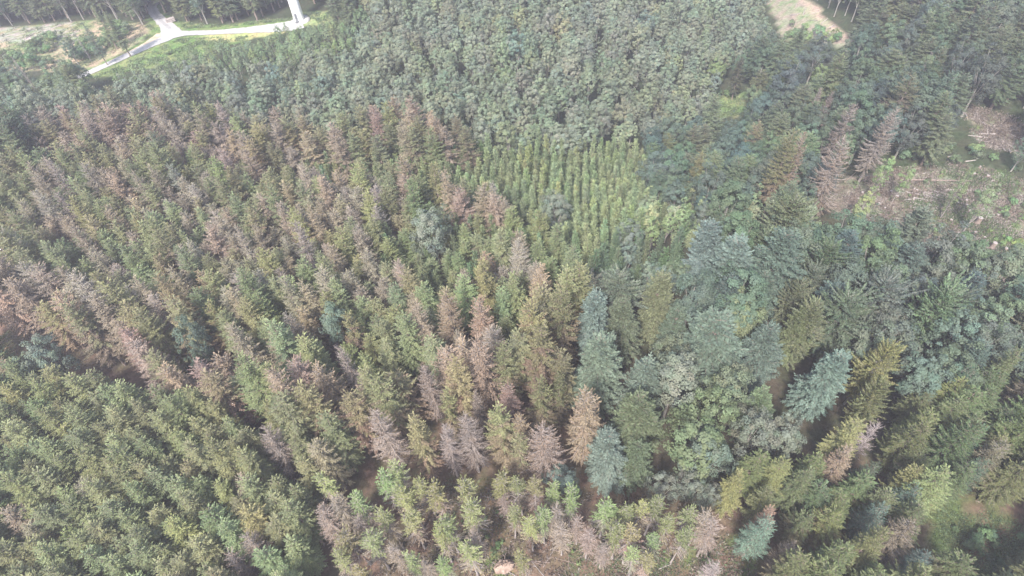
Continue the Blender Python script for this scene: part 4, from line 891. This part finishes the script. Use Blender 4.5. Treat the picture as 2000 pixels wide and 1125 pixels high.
for i in range(14):
    x, y = in_area([(1540, 0), (1600, 30), (1650, 78), (1560, 60)], 1)[0]
    fallen_log(x, y, r3.uniform(2, 5), r3.uniform(.1, .2), r3.uniform(0, 3.1), 'grey brushwood pole on the pale cut slope', 'poles on the pale cut slope')
for i in range(36):
    x, y = in_area([(860, 925), (950, 925), (1000, 1124), (900, 1124)] if i < 16 else [(1000, 1050), (1420, 1040), (1420, 1124), (1000, 1124)], 1)[0]
    fallen_log(x, y, r3.uniform(1.5, 5), r3.uniform(.04, .09), r3.uniform(0, 3.1), 'dead branch lying on the brown litter at the bottom edge', 'dead branches on the bottom litter', [M_PALE, M_BARK][i % 2], 4)

def stump(px, py, h, r0, label, group=None, mat=M_BARK):
    x, y = ray(px, py); mb = MB()
    mb.tube([[0, 0, -.2], [0, 0, .1], [0, 0, h*.5], [0, 0, h]], [r0*1.5, r0*1.15, r0, r0*.97], 11, (1, 1, 1), 0, cap=1)
    for k in range(5):
        a = k*1.257+r3.uniform(-.3, .3); mb.tube([[math.cos(a)*r0*.7, math.sin(a)*r0*.7, .18], [math.cos(a)*r0*2, math.sin(a)*r0*2, -.08]], [r0*.35, r0*.12], 5)
    o = new_obj('tree_stump', mb.mesh('tree_stump', [mat, M_PALE]), None, (x, y, float(hgt(x, y))), (0, 0, r3.uniform(0, 6))); tag(o, label, 'stump', group)
stump(1908, 436, 1.7, .5, 'tall grey broken stump on the right clearing, the upper one of two'); stump(1936, 485, 1.7, .45, 'tall grey broken stump lower down on the right clearing')
for i in range(26):
    P = in_area(C_RIGHT, 1)[0]; uv, _ = project(np.array([[P[0], P[1], float(hgt(*P))]]))
    stump(uv[0, 0], uv[0, 1], r3.uniform(.3, .5), r3.uniform(.2, .35), 'low sawn stump on the right clearing', 'sawn stumps on the right clearing')

for w_, g_ in (('thin pale pole', 'heap of cut poles'), ('broken branch', 'scattered branches on the right clearing'), ('pale log', 'logs on the upper right patch'), ('grey pole', 'poles on the upper left clearing'), ('brushwood pole', 'poles on the pale cut slope'), ('dead fallen branch', 'dead branches on the bottom litter'), ('low sawn stump', 'sawn stumps on the right clearing')):
    relabel([o for o in bpy.data.objects if o.get('group') == g_], w_)

def root_plate():
    x, y = ray(986, 1108); mb = MB(); q = np.random.default_rng(4)
    n = 14; th = np.linspace(0, np.pi, 7); ph = np.linspace(0, 2*np.pi, n, endpoint=False)
    V = np.array([[math.sin(t)*math.cos(p)*1.7, math.sin(t)*math.sin(p)*1.0, math.cos(t)*1.2+.4] for t in th for p in ph])*q.uniform(.85, 1.15, (7*n, 1))
    Q = [[V[i*n+j], V[i*n+(j+1) % n], V[(i+1)*n+(j+1) % n], V[(i+1)*n+j]] for i in range(6) for j in range(n)]
    mb.quads(np.array(Q), np.ones((6*n, 3)))
    e = new_obj('root_plate', None, None, (x, y, float(hgt(x, y))), (0, 0, .3)); tag(e, 'upturned root plate, a pale brown mound of soil at the bottom of the path', 'root plate')
    new_obj('soil', mb.mesh('soil', [noisy('root_soil', (.20, .14, .11), (.38, .29, .24), 2.5, .95)]), e)
    for k in range(14):
        a, b = q.uniform(0, 6.28), q.uniform(.3, 1.5); d = np.array([math.cos(a)*math.cos(b), math.sin(a)*math.cos(b), math.sin(b)])
        m2 = MB(); m2.tube([d*.9+[0, 0, .4], d*1.6+[0, 0, .5], d*2.2+q.normal(0, .3, 3)+[0, 0, .5]], [.09, .05, .015], 5); new_obj('root', m2.mesh('root', [M_BARK]), e)
root_plate()
def log_stack():
    x, y = ray(334, 42); e = new_obj('log_stack', None, None, (x, y, float(hgt(x, y))), (0, 0, .5)); tag(e, 'small stack of pale sawn logs beside the forest road junction', 'log stack')
    for row, n in enumerate((5, 4, 3)):
        for k in range(n):
            mb = MB(); yy = (k-(n-1)/2)*.46; mb.tube([[-1.5, yy, .24+row*.4], [0, yy, .24+row*.4], [1.5, yy, .24+row*.4]], [.22, .225, .22], 10, (1, 1, 1), 0, cap=1)
            new_obj('log', mb.mesh('log', [M_PALE, M_WOOD]), e)
log_stack()

ROADP = [np.array([ray(*p) for p in q]) for q in (main_pts, [(338, 69), (370, 65), (420, 64), (480, 60), (530, 56), (570, 51), (596, 47)], [(215, 120), (250, 104), (285, 88), (308, 76), (318, 64)])]
def near_road(P, r=4.2):
    k = np.zeros(len(P), bool)
    for G in ROADP:
        for a, b in zip(G[:-1], G[1:]):
            t = np.clip(((P-a)@(b-a))/((b-a)@(b-a)), 0, 1); k |= np.linalg.norm(P-(a+t[:, None]*(b-a)), axis=1) < r
    return k
def tufts(name, label, areas, size, cols, cat='ground cover'):
    """grass and herb leaves that nobody could count: one mesh"""
    mb = MB(); Vs = []; Cs = []
    for poly, n in areas:
        pts = np.array(in_area(poly, max(1, n//40)))
        P = np.repeat(pts, 40, 0)+r3.normal(0, .75, (len(pts)*40, 2)); P[near_road(P)] += 1e4; P[P[:, 0] > 5e3] = P[0]; Z = hgt(P[:, 0], P[:, 1])+.02
        P = np.column_stack([P, Z]); m = len(P); A = r3.normal(0, .6, (m, 3)); A[:, 2] = r3.uniform(.25, 1, m)
        Vs.append(cards(P, A, r3.normal(0, 1, (m, 3)), size*r3.uniform(.5, 1.4, m), size*.5*r3.uniform(.6, 1.2, m)))
        c = np.array(cols)[r3.integers(len(cols), size=m//40)]; Cs.append(np.repeat(c, 40, 0)*r3.uniform(.75, 1.25, (m, 1)))
    mb.quads(np.concatenate(Vs), np.concatenate(Cs)); o = new_obj(name, mb.mesh(name, [M_LEAF])); o['kind'] = 'stuff'; o['tint'] = [1., 1., 1.]; tag(o, label, cat)
tufts('verge_grass', 'rough green grass and fern on the verges of the gravel road', [(C_ROAD, 16000)], .55, [(.14, .205, .07), (.125, .19, .07), (.18, .22, .09)])
for o in list(bpy.data.objects):
    pass
tufts('clearing_herbs', 'low herbs and brambles spreading over the cleared ground', [([(1770, 395), (1850, 380), (1990, 460), (1995, 510), (1950, 480)], 12000), ([(1850, 330), (1980, 340), (1980, 380), (1870, 365)], 5000), (C_RIGHT, 3000), ([(1700, 410), (1890, 447), (2030, 515), (2030, 560), (1850, 510), (1700, 450)], 4500), (C_MEAD, 2500), (C_TL, 9000)], .4, [(.12, .19, .06), (.15, .21, .07), (.11, .16, .07)])
tufts('forest_herbs', 'green ferns and brambles on the brown forest floor at the bottom', [([(1100, 1060), (1460, 1040), (1480, 1180), (1080, 1180)], 9000), ([(860, 930), (1000, 940), (1040, 1180), (840, 1180)], 3500), ([(1820, 1000), (2060, 1020), (2060, 1180), (1860, 1180)], 12000)], .3, [(.11, .18, .06), (.14, .19, .07), (.09, .14, .06)])
tufts('dead_litter', 'brown twigs and dry litter on the ground', [([(860, 930), (1480, 1000), (1480, 1180), (700, 1180)], 9000), (C_RIGHT, 16000), (C_RIGHT2, 6000), ([(1640, 400), (1790, 420), (1890, 447), (1960, 495), (2030, 515), (2030, 560), (1850, 510), (1700, 450)], 9000)], .5, [(.20, .155, .12), (.27, .23, .19), (.17, .13, .10)])

# ------------------------------------------------------------------ haze
def haze(dens):
    mb = MB(); lo = np.array([-960, -860, -40.]); hi = np.array([960, 960, 175.]); q = np.array([[i, j, k] for i in (0, 1) for j in (0, 1) for k in (0, 1)])*(hi-lo)+lo
    mb.quads(q[np.array([[0, 1, 3, 2], [4, 6, 7, 5], [0, 4, 5, 1], [2, 3, 7, 6], [0, 2, 6, 4], [1, 5, 7, 3]])], np.ones((6, 3)))
    m, t = newmat('haze'); v = N(t, 'ShaderNodeVolumePrincipled'); v.inputs['Density'].default_value = dens; v.inputs['Color'].default_value = (.86, .85, .99, 1); v.inputs['Anisotropy'].default_value = .2
    o = N(t, 'ShaderNodeOutputMaterial'); t.links.new(v.outputs[0], o.inputs['Volume'])
    h = new_obj('haze', mb.mesh('haze', [m])); h['kind'] = 'stuff'
haze(.00065)
